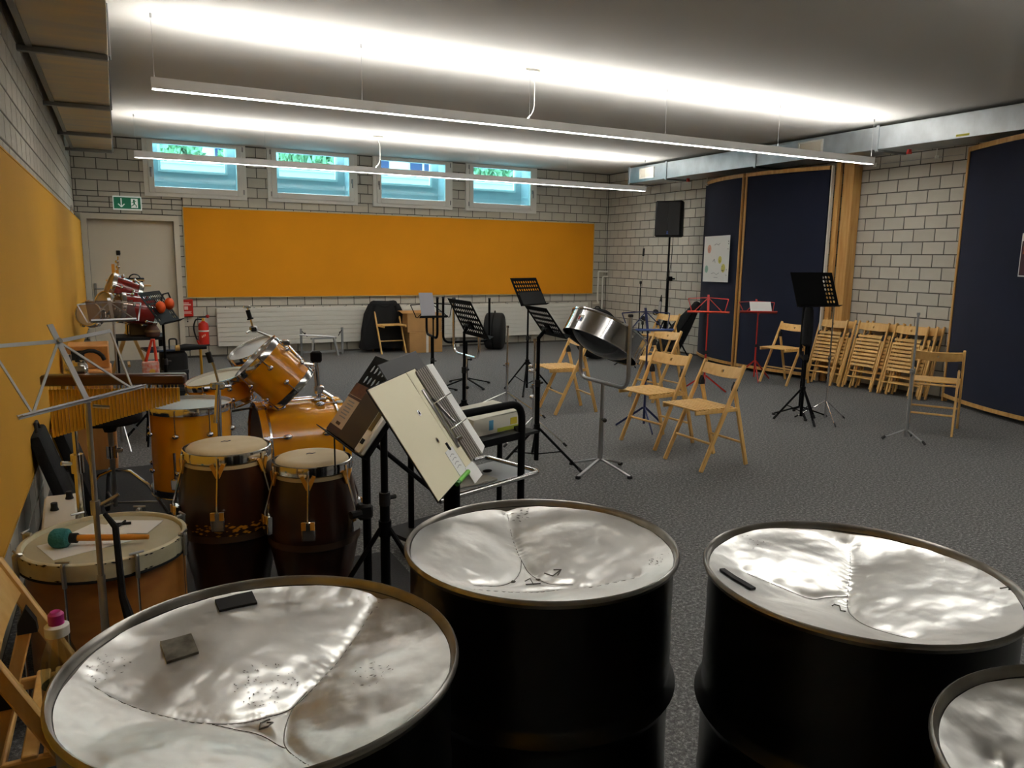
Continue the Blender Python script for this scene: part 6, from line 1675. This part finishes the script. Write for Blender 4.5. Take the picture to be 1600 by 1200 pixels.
mic_stand('low microphone stand with round black microphone behind the corner chair', 6.95, 9.1, 0.6, (0.14, -0.1, 0.16), True)
um = thing('folded_umbrella', 'silver folded umbrella leaning beside the loudspeaker pole', 'umbrella', (7.5, 9.45, 0))
part('canopy', B().tube([(0, 0, 0.30), (0.02, 0, 0.55), (0.06, 0.01, 0.90)], [0.02, 0.04, 0.02], 10), 'steelgrey', um)
part('handle', B().tube([(-0.01, 0, 0.0), (0, 0, 0.32)], 0.010, 8), 'rubber', um)
part('tip', B().tube([(0.06, 0.01, 0.89), (0.07, 0.01, 1.0)], [0.022, 0.006], 8), 'blackmatt', um)

# ================================================================== PERCUSSION CORNER BY THE DOOR
def wood_trestle():
    root = thing('wooden_stand', 'crossed wooden stand with a crank toy shelf in front of the door', 'wooden stand', (0.07, 9.0, 0))
    for s in (-1, 1):
        part('cross_leg', B().bar((-0.28, s * 0.12, 0.0), (0.16, s * 0.12, 1.18), 0.03, 0.03).bar((0.26, s * 0.10, 0.0), (-0.14, s * 0.10, 1.18), 0.03, 0.03), 'beech', root, smooth=False)
    for z in (0.35, 0.75): part('cross_bar', B().bar((-0.02, -0.14, z), (-0.02, 0.14, z), 0.025, 0.025), 'beech', root, smooth=False)
    part('shelf', B().box((0.0, 0, 1.245), (0.36, 0.26, 0.014)), 'beech', root, smooth=False)
    part('lower_shelf', B().box((0.03, 0, 1.19), (0.42, 0.26, 0.012)), 'beech', root, smooth=False)
    part('shelf_block', B().box((-0.11, 0, 1.22), (0.08, 0.2, 0.045)).box((-0.12, -0.05, 1.17), (0.10, 0.12, 0.03)).box((0.13, -0.05, 1.22), (0.07, 0.18, 0.04)), 'blackmatt', root, smooth=False)
    ct = thing('crank_toy', 'wooden crank whistle with chrome fitting on the wooden shelf', 'noise maker', (-0.01 + 0.02, 9.0, 1.253))
    part('frame', B().box((-0.045, 0, 0.08), (0.03, 0.04, 0.16)).box((-0.01, 0, 0.05), (0.03, 0.03, 0.1)), mat('toy_wood', (214, 148, 40), 0.5), ct, smooth=False)
    part('crank', B().ball((0.0, 0, 0.13), 0.02).ball((-0.005, 0, 0.185), 0.02).tube([(0, 0, 0.1), (0.01, 0, 0.24)], 0.009, 8), 'chrome', ct)
    part('grip', B().lathe([(0, 0.25), (0.018, 0.25), (0.022, 0.27), (0.02, 0.30), (0, 0.302)], 12, Matrix.Translation((0.012, 0, 0))), 'rubber', ct)
    tb = B(); 
    for k in range(4): tb.tube(arc((0.16, 9.0 - 0.03 + 0.02 * k, 1.253), 0.055, 0.25 + 0.05 * k, PI - 0.3, 8, 'xz'), 0.007, 6)
    tb.box((0.16, 9.0, 1.262), (0.18, 0.1, 0.018), bev=0.004)
    tag(link('jingle_ring', tb.mesh(), mat('dark_blue_chrome', (70, 80, 96), 0.25, 0.9)), 'dark metal jingle ring lying on the wooden shelf', 'tambourine')
wood_trestle()
GR = 'burgundy drums by the door'
drum('tom_drum', 'burgundy tom drum lying tilted highest in the pile by the door', (0.16, 8.5, 1.115), (-0.72, -0.15, 0.30), 0.118, 0.25, 'burgundy', 'skin', GR, 5)
drum('tom_drum', 'larger burgundy tom drum lying under the smaller one', (0.30, 8.3, 0.955), (-0.72, -0.15, 0.12), 0.135, 0.30, 'burgundy', 'skin', GR, 6)
drum('hand_drum', 'brown hand drum with pale skin left of the burgundy drums', (-0.03, 8.35, 1.02), (-0.75, -0.62, 0.20), 0.105, 0.13, 'brownshell', 'skin', 'hand drums by the door', 5)
drum('hand_drum', 'tan frame drum leaning by the left pinboard', (-0.235, 8.05, 0.95), (-0.35, -0.9, 0.25), 0.105, 0.07, 'brownshell', 'skin', 'hand drums by the door', 5)
# black table with pots
pt = thing('black_table', 'small black table carrying drums and a clay pot by the door', 'table', (0.15, 8.45, 0))
part('table_top', B().box((0, 0, 0.695), (0.46, 0.42, 0.03), bev=0.004), 'blackmatt', pt)
for sx in (-1, 1):
    for sy in (-1, 1): part('leg', B().tube([(sx * 0.2, sy * 0.18, 0.0), (sx * 0.2, sy * 0.18, 0.685)], 0.014, 8), 'black', pt)
part('drum_cradle', B().box((0.02, 0.0, 0.78), (0.2, 0.2, 0.13), bev=0.01), mat('olive_crate', (96, 78, 44), 0.7), pt)
part('drum_post', B().tube([(-0.1, -0.02, 0.71), (-0.1, -0.02, 1.0)], 0.012, 8).tube([(0.05, 0.04, 0.71), (0.05, 0.04, 1.0)], 0.012, 8).tube([(-0.38, -0.35, 0.9), (-0.1, -0.02, 0.9)], 0.008, 8), 'chrome', pt)
vz = thing('clay_pot', 'brown striped clay pot with narrow neck on the black table', 'clay pot', (0.275, 8.28, 0.711))
part('pot_body', B().lathe([(0, 0.0), (0.06, 0.0), (0.07, 0.02), (0.068, 0.06), (0.045, 0.105), (0.026, 0.125), (0.024, 0.14), (0.036, 0.165), (0.03, 0.167), (0, 0.15)], 24), mat('clay', (96, 52, 38), 0.6, vscale=3, col2=(70, 44, 30), stretch=(1, 1, 24)), vz)
part('pot_band', B().lathe([(0.070, 0.045), (0.073, 0.048), (0.066, 0.068), (0.063, 0.066)], 24), mat('clay_band', (120, 92, 60), 0.6), vz)
# plexi covered wire stand and black stand with ear defenders
ws = wire_stand('silver music stand with clear sheet in front of the burgundy drums', (-0.05, 6.6), 1.0, 0.25, 'steelgrey', 'steelgrey', half=0.16, lean=0.5, hub=0.15)
px2 = B(); u_ = Vector((math.cos(0.25), math.sin(0.25), 0)); bk_ = Vector((-math.sin(0.25), math.cos(0.25), 0)); up_ = (bk_ * 0.5 + Vector((0, 0, 1))).normalized(); nn_ = u_.cross(up_)
px2.box((0, 0, 0), (0.34, 0.003, 0.17), Matrix((u_, -nn_, up_)).transposed())
tag(link('clear_sheet', px2.mesh(False), glass_mat('frosted_sheet', (212, 202, 192), 0.08), loc=Vector((-0.05, 6.6, 1.0)) + up_ * 0.09 + nn_ * 0.008), 'clear plastic sheet on the silver music stand near the door', 'plastic sheet')
orchestra_stand('black music stand with orange ear defenders near the door', (0.31, 6.86), (0.295, 6.84, 1.09), 68, 58, w=0.46, h=0.30, legs=1.0, holes=lambda i, j: j >= 3 or i > 7 or i < 1)
em = thing('ear_defenders', 'orange ear defenders with black headband on the black music stand', 'ear defenders', (0.33, 6.78, 1.10))
for s, off in ((-1, (-0.035, -0.02, -0.005)), (1, (0.035, 0.04, 0.02))): part('ear_cup', B().ball(off, 0.048, 16, 10, (0.8, 0.8, 1.05)), mat('ear_orange', (222, 84, 24), 0.45), em)
part('headband', B().tube([(-0.03, -0.02, 0.03), (-0.01, 0.0, 0.10), (0.03, 0.02, 0.11), (0.05, 0.04, 0.05)], 0.007, 8), 'blackmatt', em)
# suitcase, gift bag, cajon, small speaker, leaning bags
sc = thing('black_suitcase', 'black hard case standing upright beside the gift bag', 'case', (0.40, 7.35, 0))
part('shell', B().box((0, 0, 0.34), (0.22, 0.34, 0.66), bev=0.04, seg=3), 'blackmatt', sc)
for z in (0.5, 0.34): part('reflective_band', B().box((0.0, 0, z), (0.224, 0.344, 0.03), bev=0.004), mat('dull_grey_band', (52, 56, 60), 0.5), sc)
part('folded_top', B().box((-0.06, -0.03, 0.69), (0.36, 0.3, 0.02), Matrix.Rotation(0.15, 3, 'Z'), bev=0.004), mat('blue_glass_top', (60, 76, 100), 0.2, 0.3), sc)
part('grip', B().tube(fillet([(-0.03, -0.05, 0.70), (-0.03, -0.05, 0.78), (0.03, -0.05, 0.78), (0.03, -0.05, 0.70)], 0.02), 0.007, 8), 'blackmatt', sc)
gb = thing('gift_bag', 'orange flowered gift bag with red handles hanging by the black case', 'bag', (0.19, 6.62, 0.545))
part('bag_body', B().box((0, 0, 0.06), (0.125, 0.07, 0.14), bev=0.015, seg=2), mat('flower_print', (206, 90, 60), 0.6, vscale=30, col2=(216, 196, 190)), gb)
part('bag_handle', B().tube([(-0.035, 0, 0.12), (0.02, 0, 0.30), (0.035, 0, 0.30), (0.045, 0, 0.12)], 0.012, 8), mat('handle_red', (222, 60, 24), 0.5), gb)
part('smiley', B().tube([(0.01, -0.0355, 0.05), (0.01, -0.037, 0.05)], 0.022, 14), mat('smiley_yellow', (232, 190, 80), 0.5), gb)
gs = thing('small_stool', 'small black stool carrying the flowered gift bag', 'stool', (0.19, 6.62, 0))
part('stool_top', B().lathe([(0, 0.525), (0.10, 0.525), (0.105, 0.535), (0, 0.544)], 20), 'blackmatt', gs)
for k in range(3): part('leg', B().tube([(0.03 * math.cos(k * 2.1), 0.03 * math.sin(k * 2.1), 0.53), (0.12 * math.cos(k * 2.1), 0.12 * math.sin(k * 2.1), 0.0)], 0.008, 8), 'black', gs)
cj = thing('cajon', 'plywood cajon box standing by the left pinboard', 'cajon', (-0.215, 6.1, 0))
part('box_body', B().box((0, 0, 0.36), (0.27, 0.38, 0.72), bev=0.008), 'plywood', cj)
part('front_plate', B().box((0, -0.194, 0.36), (0.25, 0.008, 0.70), bev=0.002), 'plywood', cj)
part('foot', B().box((0, 0, 0.004), (0.24, 0.34, 0.006)), 'rubber', cj, smooth=False)
cj2 = thing('wooden_box', 'second plywood box lying on top of the cajon by the pinboard', 'box', (-0.22, 6.15, 0.7225))
part('box_body', B().box((0, 0, 0.08), (0.26, 0.32, 0.158), bev=0.006), 'plywood', cj2)
part('dark_opening', B().box((-0.06, -0.161, 0.08), (0.08, 0.004, 0.10)), 'blackmatt', cj2, smooth=False)
wbx = thing('small_amplifier', 'white slanted amplifier with black knobs beside the left wall', 'amplifier', (-0.262, 3.34, 0))
wbm = B(); lo = [(-0.065, -0.17, 0), (0.065, -0.17, 0), (0.065, 0.17, 0), (-0.065, 0.17, 0)]; hi = [(-0.06, -0.15, 0.45), (0.06, -0.15, 0.45), (0.06, 0.16, 0.54), (-0.06, 0.16, 0.54)]
v8 = [wbm.bm.verts.new(p) for p in lo + hi]
for f in ((3, 2, 1, 0), (4, 5, 6, 7), (0, 1, 5, 4), (1, 2, 6, 5), (2, 3, 7, 6), (3, 0, 4, 7)): wbm.bm.faces.new([v8[k] for k in f])
bmesh.ops.bevel(wbm.bm, geom=wbm.bm.edges[:], offset=0.008, segments=2, affect='EDGES')
part('cabinet', wbm, 'white', wbx)
for x, y in ((-0.02, 0.05), (0.03, 0.12)): part('knob', B().lathe([(0, 0.0), (0.016, 0.0), (0.012, 0.012), (0.012, 0.03), (0, 0.032)], 14, Matrix.Translation((x, y, 0.507 + (y - 0.05) * 0.29))), 'blackmatt', wbx)
for i, (x, y, h, dx, lb) in enumerate(((-0.32, 4.05, 0.70, 0.10, 'flat black bag leaning on the left wall behind the amplifier'), (-0.27, 4.35, 0.66, 0.14, 'flat black bag with red and yellow stripes leaning by the left wall'), (-0.31, 5.0, 0.60, 0.10, 'flat black bag leaning furthest back by the left wall'))):
    gr_ = thing('flat_bag', lb, 'bag', (x, y, 0))
    part('bag_body', B().box((dx * 0.35, 0, h / 2 + 0.015), (0.05, 0.30, h), Matrix.Rotation(-0.28, 3, 'Y'), bev=0.015, seg=2), 'blackcloth', gr_)
    part('handle', B().tube([(-0.05, -0.06, h - 0.01), (-0.06, -0.03, h + 0.04), (-0.06, 0.03, h + 0.04), (-0.05, 0.06, h - 0.01)], 0.008, 8), 'rubber', gr_)
    if i == 1:
        for k, cm in enumerate(((190, 160, 80), (170, 60, 50), (200, 180, 120), (170, 60, 50))): part('stripe', B().box((dx * 0.35 - 0.075, -0.06 + 0.03 * k, h - 0.11), (0.052, 0.022, 0.20), Matrix.Rotation(-0.28, 3, 'Y')), mat('stripe_%d' % k, cm, 0.7), gr_, smooth=False)
hh = thing('cymbal_stand', 'black and tan folded boom stand lying across in front of the extinguisher', 'stand', (0.60, 7.0, 0))
part('pole', B().tube([(0, 0, 0.05), (0, 0, 0.72)], 0.011, 8), 'brass', hh)
part('boom_bag', B().tube([(-0.17, 0.0, 0.73), (-0.12, 0, 0.735), (0.05, 0, 0.73)], [0.025, 0.03, 0.018], 10), 'blackmatt', hh)
part('boom_end', B().tube([(-0.20, 0, 0.73), (-0.165, 0, 0.73)], 0.026, 10), mat('tan_end', (196, 160, 90), 0.5), hh)
tripod(hh, 0.012, 0.3, 0.24, 0.8, 'chrome', 0.008, False)
